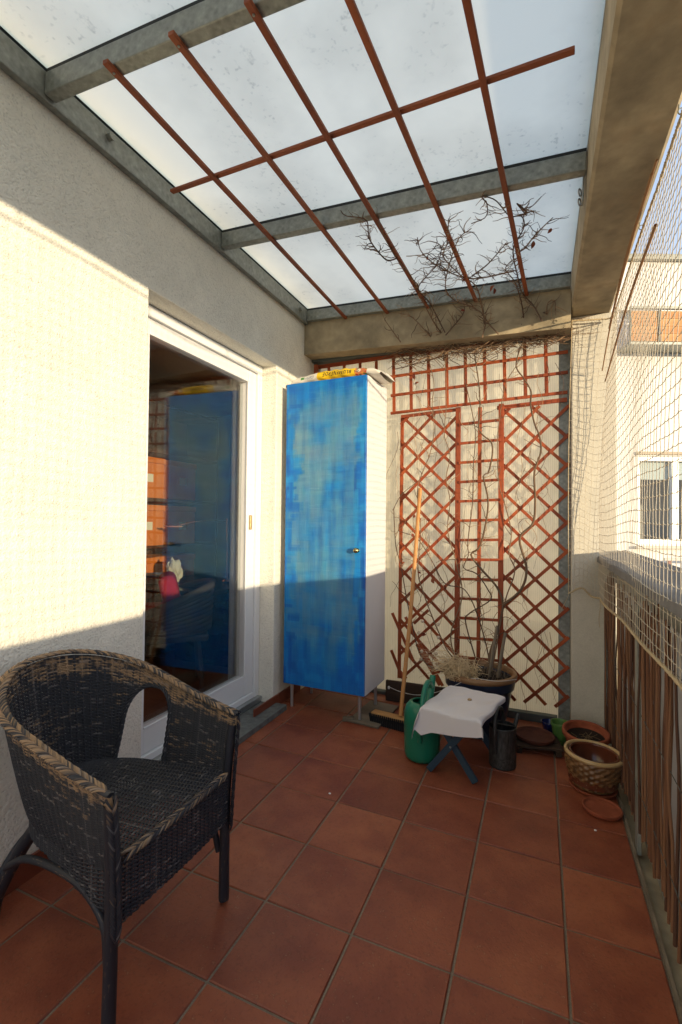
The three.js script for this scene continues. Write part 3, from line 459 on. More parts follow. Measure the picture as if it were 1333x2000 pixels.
// ---------------------------------------------------------------- folding stool and towel
{
  const s = thing('folding_stool', 'small blue-grey wooden folding stool with crossed legs', 'stool', [-.365, fy(-.365), -2.575], -.20);
  const bl = mat(null, .6, { map: woodTex([34, 58, 74], [58, 88, 104]), bumpMap: woodBump, bumpScale: .0006 });
  const legG = (x0, y0, x1, y1) => { const L = Math.hypot(x1 - x0, y1 - y0), g = rbox(L, .032, .018, .002); g.rotateZ(Math.atan2(y1 - y0, x1 - x0)); return g.translate((x0 + x1) / 2, (y0 + y1) / 2, 0); };
  for (const z of [.165, -.165]) { part(s, 'leg', legG(-.115, .012, .105, .300), bl, { pos: [0, 0, z] }); part(s, 'leg', legG(.115, .007, -.105, .300), bl, { pos: [0, 0, z - .0195] }); part(s, 'pivot', new THREE.CylinderGeometry(.005, .005, .046, 10).rotateX(Math.PI / 2), M.steel, { pos: [0, .155, z - .01] }); }
  for (const x of [-.085, .085]) part(s, 'stretcher', rbox(.02, .02, .31, .003, x * .98, .262, -.01), bl);
  for (let k = 0; k < 5; k++) part(s, 'seat_slat', rbox(.052, .014, .37, .003, -.112 + k * .056, .3085, 0), bl);
  const t = thing('white_towel', 'white cloth towel draped over the folding stool', 'towel', [-.365, fy(-.365) + .3175, -2.575], -.20);
  const NX = 44, NZ = 44, pos = [], idx = [], uv = [];
  const hw = .142, hd = .19;
  const f = (u, v) => {                                    // cloth u,v in metres from the stool centre
    let x = u, z = v, y = .006 + .003 * Math.sin(u * 17 - v * 26) * Math.sin(v * 11 + u * 8 + 1) + .0012 * Math.sin(u * 70 + v * 31) + .0016 * Math.sin(u * 31 + v * 9) * Math.sin(v * 23);
    const ox = Math.abs(u) - hw, oz = v - hd;
    if (ox > 0) { const s2 = Math.sign(u), d = ox; x = s2 * (hw + .006 + Math.min(d, .010) + .004 * Math.sin(v * 30 + s2)); y = -Math.max(0, d - .008) + .003; }
    if (oz > 0) { z = hd + .010 + .006 * Math.sin(u * 22 + .6) + oz * .10; y = Math.min(y, .003 - Math.max(0, oz - .008)); if (ox > 0) { z += ox * .3; x += Math.sign(u) * oz * .12; y = -(oz + ox) * .72; } }
    return [x, y, z];
  };
  for (let j = 0; j <= NZ; j++) for (let i = 0; i <= NX; i++) { const a = i / NX, b = j / NZ, u = lerp(-.188, .172, a), v = lerp(-.20, .318 - .05 * a + .12 * Math.max(0, .28 - a), b); pos.push(...f(u, v)); uv.push(u, v); }
  for (let j = 0; j < NZ; j++) for (let i = 0; i < NX; i++) { const k = j * (NX + 1) + i; idx.push(k, k + NX + 1, k + 1, k + 1, k + NX + 1, k + NX + 2); }
  const g = new THREE.BufferGeometry(); g.setAttribute('position', new THREE.Float32BufferAttribute(pos, 3)); g.setAttribute('uv', new THREE.Float32BufferAttribute(uv, 2)); g.setIndex(idx); g.computeVertexNormals();
  const under = g.clone(); { const p = under.attributes.position, n = under.attributes.normal; for (let i = 0; i < p.count; i++) p.setXYZ(i, p.getX(i) - n.getX(i) * .0025, p.getY(i) - n.getY(i) * .0025, p.getZ(i) - n.getZ(i) * .0025); }
  part(t, 'cloth', merge([g, under]), mat([.74, .70, .69], .95, { bumpMap: grey(512, i => nC[i], 12), bumpScale: .0008 }));
  const lf = thing('dry_flower_head', 'small dry tan seed head lying on the white towel', 'seed head', [-.335, fy(-.335) + .3235, -2.60]); part(lf, 'seed_head', new THREE.IcosahedronGeometry(.011, 2).scale(1, .6, 1).translate(0, .006, 0), mat([.42, .28, .14], .95));
}

// ---------------------------------------------------------------- broom
{
  const b = thing('broom', 'long handled broom with black bristles leaning against the trellis', 'broom', [-.795, fy(-.795) + .002, -2.835], -.16);
  part(b, 'head_block', (() => { const g = new RoundedBoxGeometry(.32, .026, .062, 3, .01), p = g.attributes.position; for (let i = 0; i < p.count; i++) { const x = p.getX(i); p.setY(i, p.getY(i) + .018 * Math.exp(-(((x - .03) / .04) ** 2)) * (p.getY(i) > 0 ? 1 : 0) - .6 * x * x); p.setZ(i, p.getZ(i) * (1 - 2.2 * x * x)); } g.computeVertexNormals(); return uvMetres(g).translate(0, .072, 0); })(), M.paleWood);
  const br = []; for (let i = 0; i < 26; i++) for (let j = 0; j < 6; j++) { const x = -.15 + i * .012, z = -.026 + j * .0105; br.push(new THREE.CylinderGeometry(.0042, .0062, .066, 5).rotateX(z * 5).rotateZ(-x * 1.2).translate(x * 1.04, .033, z * 1.25)); } part(b, 'bristles', merge(br), mat([.010, .010, .011], .8), { stuff: true });
  part(b, 'handle', tube([[.03, .075, .0], [.008, .7, -.20], [-.02, 1.46, -.405]], .0125, 20, 14), mat(null, .45, { map: woodTex([176, 118, 62], [206, 148, 84]) }));
}

// ---------------------------------------------------------------- wicker armchair
{
  const CX = -1.185, CZ = -1.115, c = thing('wicker_armchair', 'worn dark wicker armchair with tan frayed edges by the wall', 'armchair', [CX, fy(CX) + .003, CZ + .014]); c.scale.z = 1.06;
  const h3 = (x, y, z) => { const s = Math.sin(x * 127.1 + y * 311.7 + z * 74.7) * 43758.5453; return s - Math.floor(s); };
  const sm = (x, y, z) => { const xi = Math.floor(x), yi = Math.floor(y), zi = Math.floor(z), f = t => t * t * (3 - 2 * t), a = f(x - xi), b = f(y - yi), d = f(z - zi); let r = 0; for (let i = 0; i < 8; i++) { const dx = i & 1, dy = i >> 1 & 1, dz = i >> 2; r += h3(xi + dx, yi + dy, zi + dz) * (dx ? a : 1 - a) * (dy ? b : 1 - b) * (dz ? d : 1 - d); } return r; };
  const DARK = [.020, .022, .030], BARE = [.34, .215, .115], GREYED = [.16, .15, .15];
  const paint = (p, wear, key) => { const n = sm(p.x * 34, p.y * 90, p.z * 34) * .5 + sm(p.x * 11 + 5, p.y * 11, p.z * 11) * .5, k = h3(key, 3, 7); const t = clamp((wear + (k - .5) * .62 + (n - .5) * .75) * 3.4); let q = mix3(DARK, BARE, t * (.42 + .42 * k) * (wear > -.05 ? 1.15 : .8)); if (k > .93) q = mix3(q, GREYED, .5); return q; };
  const acc = () => ({ p: [], n: [], c: [], i: [] });
  const finish = a => { const g = new THREE.BufferGeometry(); g.setAttribute('position', new THREE.Float32BufferAttribute(a.p, 3)); g.setAttribute('normal', new THREE.Float32BufferAttribute(a.n, 3)); g.setAttribute('color', new THREE.Float32BufferAttribute(a.c, 3)); g.setIndex(a.i); g.computeVertexNormals(); return g; };
  function strand(a, pts, nrm, up, hw, tw, cols) {         // lozenge-section cane through pts
    const b = a.p.length / 3, m = pts.length;
    for (let i = 0; i < m; i++) for (let k = 0; k < 4; k++) { const d = k === 0 ? up[i] : k === 1 ? nrm[i] : k === 2 ? up[i].clone().negate() : nrm[i].clone().negate(), r = k % 2 ? tw : hw; a.p.push(pts[i].x + d.x * r, pts[i].y + d.y * r, pts[i].z + d.z * r); a.n.push(d.x, d.y, d.z); a.c.push(...cols[i]); }
    for (let i = 0; i < m - 1; i++) for (let k = 0; k < 4; k++) { const q = (k + 1) % 4, s = b + i * 4, e = s + 4; a.i.push(s + k, s + q, e + k, s + q, e + q, e + k); }
  }
  function weave(a, P, rows, stakes, wearFn, inHole, amp = .0020, hw = .0030) {
    const e = 1e-3, at = (u, v) => { const p = P(u, v), du = P(clamp(u + e), v).sub(P(clamp(u - e), v)).normalize(), dv = P(u, clamp(v + e)).sub(P(u, clamp(v - e))).normalize(); const n = du.clone().cross(dv).normalize(); return { p, n, dv }; };
    for (let r = 0; r < rows; r++) {
      const v = (r + .5) / rows, S = stakes * 4; let run = [], nr = [], up = [], co = []; const j = h3(r, 1, 9) * .3;
      const flush = () => { if (run.length > 1) strand(a, run, nr, up, hw, .0016, co); run = []; nr = []; up = []; co = []; };
      for (let i = 0; i <= S; i++) { const u = i / S, q = at(u, clamp(v + (h3(r, i, 2) - .5) * .12 / rows)); if (inHole && inHole(q.p)) { flush(); continue; } const o = amp * Math.cos(Math.PI * i / 4) * (r % 2 ? 1 : -1); run.push(q.p.addScaledVector(q.n, o)); nr.push(q.n); up.push(q.dv); co.push(paint(q.p, wearFn(q.p, u, v) + j * .2 + .22 * Math.abs(Math.cos(Math.PI * i / 4)) - .12, r * 31 + ((i / 6) | 0))); }
      flush();
    }
    for (let s = 0; s <= stakes; s++) { const u = s / stakes; let run = [], nr = [], up = [], co = []; const fl = () => { if (run.length > 1) strand(a, run, nr, up, .0040, .0036, co); run = []; nr = []; up = []; co = []; }; for (let k = 0; k <= 14; k++) { const q = at(u, k / 14); if (inHole && inHole(q.p)) { fl(); continue; } const du = q.n.clone().cross(q.dv); run.push(q.p); nr.push(q.n); up.push(du); co.push(paint(q.p, wearFn(q.p, u, k / 14) - .05, s * 17)); } fl(); }
  }
  function plait(a, curve, n, w, wearFn, step = .0068, r = .0027) {      // herringbone edge: short canes laid from both sides towards the middle
    const L = curve.getLength(), N = Math.floor((L - .03) / step), run = .030;
    const fr = t => { const u = clamp(t / L), p = curve.getPointAt(u), tg = curve.getTangentAt(u), side = n(u).clone().cross(tg).normalize(); return [p, side, tg.clone().cross(side).normalize(), tg]; };
    for (let i = 0; i < N; i++) for (const sd of [-1, 1]) {
      const pts = [], nr = [], up = [], co = [], lift = (i % 4) * .0006 + (sd > 0 ? .0006 : 0);
      for (let j = 0; j <= 5; j++) { const q = j / 5, [p, side, nn, tg] = fr(i * step + q * run), lat = sd * w * (1.05 - 1.12 * q); const c2 = p.clone().addScaledVector(side, lat).addScaledVector(nn, .0085 * Math.sin(Math.PI * (.10 + .72 * q)) - .003 + lift); pts.push(c2); nr.push(nn); const d = tg.clone().multiplyScalar(run).addScaledVector(side, -sd * w * 1.12).normalize(); up.push(nn.clone().cross(d).normalize()); co.push(paint(c2, wearFn(c2), i * 3 + sd)); }
      strand(a, pts, nr, up, r, r, co);
    }
  }
  // plan curve of the shell: straight sides, round back
  const plan = (s, xf, zs, rx, xs = -.05) => { const side = xf - xs, arc = Math.PI * (rx + zs) / 2, tot = 2 * side + arc; let d = s * tot; if (d < side) return [xf - d, -zs]; d -= side; if (d < arc) { const a = d / arc * Math.PI; return [xs - Math.sin(a) * rx, -Math.cos(a) * zs]; } d -= arc; return [xs + d, zs]; };
  const basePlan = s => { const b = plan(s, .252, .205, .185); return [b[0], b[1] * (1 - .20 * sstep(.22, -.18, b[0]))]; };
  const rimY = x => .585 + .185 * Math.pow(clamp((.27 - x) / .575), 1.25);
  const shell = (s, v) => { const b = basePlan(s), t = plan(s, .268, .238, .255); const w = Math.pow(v, .8), x = lerp(b[0], t[0], w), z = lerp(b[1], t[1], w); return V3(x, lerp(.375, rimY(t[0]) - .006, v), z); };
  const hole = p => p.z < -.10 && Math.pow(Math.abs((p.x + .075) / .082), 2.6) + Math.pow(Math.max(0, p.y - .53) / .105, 2) < 1 && p.y > .40 && p.y < .64;
  const W = { vertexColors: true }, wm = mat([1, 1, 1], .62, W);
  { const a = acc(); weave(a, shell, 70, 60, (p, u, v) => -.34 + .52 * sstep(.74, .93, v) + .22 * (1 - sstep(.02, .10, Math.hypot(p.z - .02, p.y - .56))) + .20 * (p.z < -.12 ? 1 - sstep(.10, .17, Math.abs(p.x + .075)) : 0) - .1 * sstep(.35, .05, v), hole); part(c, 'back_weave', finish(a), wm, { stuff: true, label: 'dark woven back with tan worn canes along the rim' }); }
  { const a = acc(); weave(a, (s, v) => { const b = basePlan(s); return V3(b[0], lerp(.275 + .06 * sstep(.24, -.1, b[0]), .374, v), b[1]); }, 19, 60, () => -.44); part(c, 'skirt_weave', finish(a), wm, { stuff: true }); }
  { const a = acc(); weave(a, (u, v) => V3(.2575 + .006 * Math.sin(u * Math.PI), lerp(.252, .412, v), lerp(.205, -.205, u)), 32, 22, (p, u, v) => -.40 + .26 * sstep(.8, 1, v)); part(c, 'front_apron_weave', finish(a), wm, { stuff: true }); }
  { const a = acc(); weave(a, (u, v) => { const x = lerp(.250, -.235, v), zs = x > -.05 ? .208 : .208 * Math.sqrt(Math.max(.01, 1 - ((x + .05) / .195) ** 2)); const z = lerp(zs, -zs, u) * (1 - .19 * sstep(.22, -.18, x)); return V3(x, .408 - .012 * (1 - (z / .22) ** 2) * Math.sin(clamp(v) * Math.PI), z); }, 80, 22, () => -.47, null, .0022, .0034); part(c, 'seat_weave', finish(a), wm, { stuff: true }); }
  { const a = acc(); const rim = new THREE.CatmullRomCurve3(Array.from({ length: 40 }, (_, i) => { const t = plan(i / 39, .270, .242, .260); return V3(t[0], rimY(t[0]), t[1]); })); plait(a, rim, () => V3(0, 1, 0), .0150, () => .24); strand(a, rim.getSpacedPoints(120), rim.getSpacedPoints(120).map(() => V3(0, 1, 0)), rim.getSpacedPoints(120).map((_, i) => V3(0, 1, 0).cross(rim.getTangentAt(i / 120)).normalize()), .011, .006, rim.getSpacedPoints(120).map(() => DARK)); part(c, 'rim_braid', finish(a), wm, { stuff: true, label: 'plaited rim with the dark paint worn to tan' }); }
  for (const s of [-1, 1]) { const a = acc(); plait(a, new THREE.CatmullRomCurve3([V3(.270, .578, s * .240), V3(.268, .45, s * .226), V3(.264, .30, s * .216), V3(.262, .215, s * .213)]), () => V3(1, 0, s * .6).normalize(), .0105, p => -.32 + .40 * sstep(.5, .58, p.y)); part(c, 'arm_braid', finish(a), wm, { stuff: true }); }
  { const a = acc(); plait(a, new THREE.CatmullRomCurve3([V3(.266, .414, .205), V3(.270, .414, 0), V3(.266, .414, -.205)]), () => V3(.5, .85, 0).normalize(), .0095, () => .04); part(c, 'seat_edge_braid', finish(a), wm, { stuff: true }); }
  { const a = acc(), zAt = (x, y) => { const v = clamp((y - .375) / (rimY(x) - .381)), w = Math.pow(v, .8), k = r => x < -.05 ? Math.sqrt(Math.max(.02, 1 - ((x + .05) / r) ** 2)) : 1; return lerp(.205 * k(.185) * (1 - .20 * sstep(.22, -.18, x)), .238 * k(.255), w); };
    const out = []; for (let i = 0; i <= 10; i++) out.push([-.158, lerp(.400, .53, i / 10)]); for (let i = 1; i < 24; i++) { const an = Math.PI * (1 - i / 24), cx = Math.cos(an); out.push([-.075 + .083 * Math.sign(cx) * Math.pow(Math.abs(cx), .77), .53 + .107 * Math.sin(an)]); } for (let i = 0; i <= 10; i++) out.push([.008, lerp(.53, .400, i / 10)]);
    const cv = new THREE.CatmullRomCurve3(out.map(([x, y]) => V3(x, y, -zAt(x, y)))), S = 90;
    for (let k = 0; k < 4; k++) { const pts = [], nr = [], up = [], co = []; for (let i = 0; i <= S; i++) { const p = cv.getPointAt(i / S), tg = cv.getTangentAt(i / S), nn = V3(0, 0, -1), sd = nn.clone().cross(tg).normalize(), n2 = tg.clone().cross(sd), an = i * .55 + k * Math.PI / 2; p.addScaledVector(sd, Math.cos(an) * .0055).addScaledVector(n2, Math.sin(an) * .0055); pts.push(p); nr.push(n2); up.push(sd); co.push(paint(p, -.24, i * 5 + k)); } strand(a, pts, nr, up, .0042, .0042, co); }
    part(c, 'opening_rim', finish(a), wm, { stuff: true }); }
  const legTex = tex(512, (i, x, y) => { const t = clamp((nB[i] - .66) * 9) * clamp((nA[i] - .45) * 6); return mix3([34, 36, 44], [150, 118, 84], t); }, true, 1);
  const lm = mat(null, .55, { map: (() => { legTex.repeat.set(1, 1); return legTex; })() });
  const leg = (n, pts, r, taper = 1) => { const g = tube(pts, r, 24, 12, taper); const uv = g.attributes.uv; for (let i = 0; i < uv.count; i++) uv.setXY(i, uv.getY(i), uv.getX(i)); return part(c, n, g, lm); };
  for (const s of [-1, 1]) {
    leg('front_leg', [[.244, .0, s * .214], [.245, .15, s * .212], [.247, .35, s * .214], [.255, .555, s * .230]], .0165, .85);
    leg('rear_leg', [[-.352, -.004, s * .112], [-.285, .12, s * .135], [-.190, .28, s * .128], [-.105, .385, s * .125]], .018);
    leg('side_brace', [[.228, .155, s * .205], [.205, .24, s * .198], [.13, .30, s * .195], [.02, .315, s * .190], [-.10, .30, s * .182], [-.20, .24, s * .168]], .010);
    leg('seat_rail', [[.24, .36, s * .184], [0, .362, s * .158], [-.11, .362, s * .125], [-.19, .362, s * .06]], .010);
  }
  leg('front_rail', [[.246, .262, .205], [.248, .262, 0], [.246, .262, -.205]], .007); leg('rear_brace', [[-.27, .17, .155], [-.25, .26, .09], [-.235, .29, 0], [-.25, .26, -.09], [-.27, .17, -.155]], .009);
}

// ---------------------------------------------------------------- railing, willow screen
const RAIL_Z0 = -3.247, RAIL_Z1 = 1.6;
{
  const r = thing('balcony_railing', 'steel balcony railing with a pale sloping coping along the open side', 'railing');
  const s = new THREE.Shape(); [[.315, 1.034], [.318, 1.062], [.325, 1.068], [.462, 1.108], [.466, 1.104], [.466, 1.056]].forEach((p, i) => i ? s.lineTo(...p) : s.moveTo(...p)); s.closePath();
  part(r, 'coping', uvMetres(new THREE.ExtrudeGeometry(s, { depth: RAIL_Z1 - RAIL_Z0, bevelEnabled: false }).translate(0, 0, RAIL_Z0)), mat(null, .75, { map: tex(512, i => { const v = .9 + .25 * (nA[i] - .5) + .15 * (nB[i] - .5); return [122 * v, 122 * v, 123 * v]; }, true, 1.5), bumpMap: stuccoBump, bumpScale: .0008 }));
  part(r, 'top_rail', rbox(.05, .106, RAIL_Z1 - RAIL_Z0 - .01, .004, .405, .992, (RAIL_Z0 + RAIL_Z1) / 2), M.steel);
  for (const z of [-3.215, -2.215, -1.10, .05, 1.2]) part(r, 'post', rbox(.014, .96, .05, .002, .3585, .463, z), M.steel);
  part(r, 'infill_panel', rbox(.006, 1.03, RAIL_Z1 - RAIL_Z0 - .02, .002, .4345, .48, (RAIL_Z0 + RAIL_Z1) / 2), mat([.58, .60, .63], .6));
  part(r, 'bottom_rail', rbox(.04, .04, RAIL_Z1 - RAIL_Z0 - .02, .004, .410, .01, (RAIL_Z0 + RAIL_Z1) / 2), M.steel);

  const w = thing('willow_screen', 'brown willow stick screen wired along the inside of the railing', 'screen');
  const geos = []; for (let v = 0; v < 10; v++) { const b = () => rr(-.007, .007); geos.push(tube([[0, 0, 0], [b(), .22, b()], [b(), .45, b()], [b(), .66, b()], [b(), .88, b()]], rr(.0042, .0062), 7, 6, rr(.6, .9))); }
  const far = [];
  for (let z = -3.20; z < RAIL_Z1 - .1; z += rr(.017, .029)) {
    if (Math.abs(z + 2.215) < .032 || Math.abs(z + 1.10) < .032) continue;
    const g = geos[(rnd() * 10) | 0], y = z > -2.15 ? .085 + rr(-.02, .05) : .055 + rr(-.02, .04), x = .357 + rr(-.006, .007), rot = [rr(-.05, .05), rr(0, 6.3), rr(-.008, .008)], ys = rr(.95, 1.03);
    if (z < -.9) { const m = part(w, 'willow_stick', g, M.cane[(rnd() * 4) | 0], { pos: [x, y, z], rot }); m.scale.y = ys; } else { const q = g.clone(); q.applyMatrix4(new THREE.Matrix4().compose(V3(x, y, z), new THREE.Quaternion().setFromEuler(new THREE.Euler(...rot)), V3(1, ys, 1))); far.push(q); }
  }
  part(w, 'more_sticks', merge(far), M.cane[1], { stuff: true });
  for (const y of [.25, .55, .85]) part(w, 'tie_wire', tube([[.352, y, -3.10], [.351, y - .004, -1.5], [.352, y, 0], [.351, y + .003, RAIL_Z1 - .1]], .0013, 12, 5), M.darkSteel);
}

// ---------------------------------------------------------------- safety net
{
  const t = thing('safety_net', 'knotted pale safety net hanging from the beam over the open side', 'net');
  const ease = x => x * x * (3 - 2 * x), CELL = .041;
  const along = [], Z1 = 1.5;                              // plan line of the net: across the column front, then along the railing
  for (let s = 0; s <= 6; s++) along.push(['c', s / 6]); 
  const top = d => d < .215 ? V3(.178 + d, 2.488 - .012 * Math.sin(d / .215 * Math.PI), -3.222) : V3(.393 + .004 * Math.sin(d * 3), 2.470 + .020 * Math.abs(Math.sin((d - .215) * 2.55)), -3.222 + (d - .215));
  const bot = d => { const a = sstep(0, .30, d); const x = lerp(.160, .318, Math.pow(clamp(d / .30), .8)), z = d < .30 ? -3.200 + .02 * (d / .3) : -3.180 + (d - .30); return V3(x + (d > .3 ? .004 * Math.sin(d * 7) : 0), .842 + .040 * Math.sin(clamp(d / .22) * Math.PI) * (d < .22 ? 1 : 0) - .012 * a + .035 * sstep(.3, 1.6, d), z); };
  const LEN = .215 + Z1 + 3.222, NC = Math.round(LEN / CELL), NR = 40;
  const P = (d, v) => { const a = top(d), b = bot(d), p = a.lerp(b, v); const bulge = Math.sin(v * Math.PI); p.x -= .022 * bulge * (d < .3 ? .4 : 1) * (1 + .5 * Math.sin(d * 4.3)); p.y += .012 * bulge * Math.sin(d * 5.1 + 1.3) - (d < .55 ? .05 * bulge * Math.exp(-(((d - .17) / .09) ** 2)) : 0); p.z += .008 * Math.sin(v * 9 + d * 4); return p; };
  const grid = []; for (let i = 0; i <= NC; i++) { grid.push([]); for (let j = 0; j <= NR; j++) { const p = P(i / NC * LEN, j / NR); p.x += rr(-.0012, .0012); p.y += rr(-.002, .002); p.z += rr(-.002, .002); grid[i].push(p); } }
  const pos = [], nor = [], idx = [];
  const seg = (a, b, r) => { const d = b.clone().sub(a).normalize(), u = Math.abs(d.y) > .8 ? V3(1, 0, 0) : V3(0, 1, 0), s = d.clone().cross(u).normalize(), w = s.clone().cross(d), k = pos.length / 3; for (const e of [a, b]) for (let q = 0; q < 3; q++) { const an = q * 2.0944, n = s.clone().multiplyScalar(Math.cos(an)).addScaledVector(w, Math.sin(an)); pos.push(e.x + n.x * r, e.y + n.y * r, e.z + n.z * r); nor.push(n.x, n.y, n.z); } for (let q = 0; q < 3; q++) { const m = (q + 1) % 3; idx.push(k + q, k + 3 + q, k + m, k + m, k + 3 + q, k + 3 + m); } };
  for (let i = 0; i <= NC; i++) for (let j = 0; j <= NR; j++) {
    if (j < NR) seg(grid[i][j], grid[i][j + 1], .00125);
    if (i < NC && j > 0) { const a = grid[i][j], b = grid[i + 1][j], m = a.clone().lerp(b, .5); m.y -= .003; seg(a, m, .00125); seg(m, b, .00125); }
    const k = grid[i][j]; seg(V3(k.x, k.y - .0022, k.z), V3(k.x, k.y + .0022, k.z), .0019);
  }
  const g = new THREE.BufferGeometry(); g.setAttribute('position', new THREE.Float32BufferAttribute(pos, 3)); g.setAttribute('normal', new THREE.Float32BufferAttribute(nor, 3)); g.setIndex(idx);
  part(t, 'net_mesh', g, M.net, { stuff: true });
  const line = (f, n) => Array.from({ length: n }, (_, i) => f(i / (n - 1) * LEN).toArray());
  const twist = (pts, r, n) => { const c = new THREE.CatmullRomCurve3(pts.map(p => V3(...p))), out = []; for (let k = 0; k < 3; k++) { const q = []; for (let i = 0; i <= n; i++) { const u = i / n, p = c.getPointAt(u), a = u * c.getLength() / .022 * 2 * Math.PI / 1.6 + k * 2.094; q.push([p.x + Math.cos(a) * r * .55, p.y + Math.sin(a) * r * .55, p.z + Math.cos(a) * r * .2]); } out.push(tube(q, r * .62, n * 2, 5)); } return merge(out); };
  part(t, 'edge_rope', twist(line(d => P(d, 1), 46), .0065, 330), M.rope); part(t, 'edge_rope', twist(line(d => P(d, 0), 46), .0055, 330), M.rope);
  part(t, 'side_cord', tube(Array.from({ length: 16 }, (_, i) => P(0, i / 15).toArray()), .0022, 40, 6), M.rope);
  part(t, 'tie_string', tube([[.165, .845, -3.20], [.15, .80, -3.22], [.125, .74, -3.24], [.118, .71, -3.262]], .0012, 10, 5), M.rope); part(t, 'rope_tail', tube([[.322, .84, -3.17], [.325, .78, -3.172], [.318, .71, -3.17], [.322, .66, -3.168]], .002, 12, 5), M.rope);
  for (let k = 0; k < 8; k++) { const z = -2.95 + k * .62; const p = V3(.393, 2.515, z); part(t, 'hook', merge([new THREE.TorusGeometry(.010, .0022, 6, 16, 4.6).translate(p.x, p.y - .012, p.z), new THREE.CylinderGeometry(.0022, .0022, .03, 6).translate(p.x - .008, p.y + .008, p.z)]), M.steel); }
}

// ---------------------------------------------------------------- canes caught in the net
{
  const C = [['longest brown plant cane hanging in the net by the beam', [[.366, 2.503, -1.98], [.356, 2.45, -2.38], [.348, 2.33, -2.90], [.338, 2.16, -3.20]], .0058], ['thin reddish plant cane slanting along the beam edge', [[.368, 2.508, -1.92], [.358, 2.47, -2.48], [.347, 2.33, -2.99]], .0045], ['short thick plant cane stuck low in the net', [[.37, 2.30, -1.95], [.352, 2.22, -2.4], [.338, 2.06, -3.06]], .0062]];
  C.forEach(([l, p, r], i) => { const t = thing('plant_cane', l, 'cane', [0, 0, 0], 0, 'canes caught in the net'); const k = part(t, 'cane_stem', tube(p, r, 24, 6, .55), M.paleCane); const n = []; for (let q = 0; q < 7; q++) { const u = rr(.1, .95), c = new THREE.CatmullRomCurve3(p.map(e => V3(...e))).getPointAt(u); n.push(tube([[c.x, c.y, c.z], [c.x - rr(0, .006), c.y + rr(.004, .012), c.z - rr(.006, .014)]], .0012, 2, 4)); } part(k, 'buds', merge(n), M.cane[0]); });
}

// ---------------------------------------------------------------- white cord
{
  const t = thing('loose_twine', 'thin white cord strung between the cupboard and the big pot', 'cord');
  part(t, 'cord', tube([[-.925, .172, -3.10], [-.84, .165, -3.06], [-.72, .185, -2.98], [-.60, .235, -2.90], [-.47, .305, -2.86], [-.36, .372, -2.845], [-.22, .372, -2.86], [-.12, .362, -2.97]], .0016, 40, 5), mat([.72, .68, .62], .8));
  part(t, 'knot', new THREE.IcosahedronGeometry(.008, 2).scale(1, 1.4, 1).translate(-.917, .166, -3.095), mat([.66, .60, .54], .9));
}

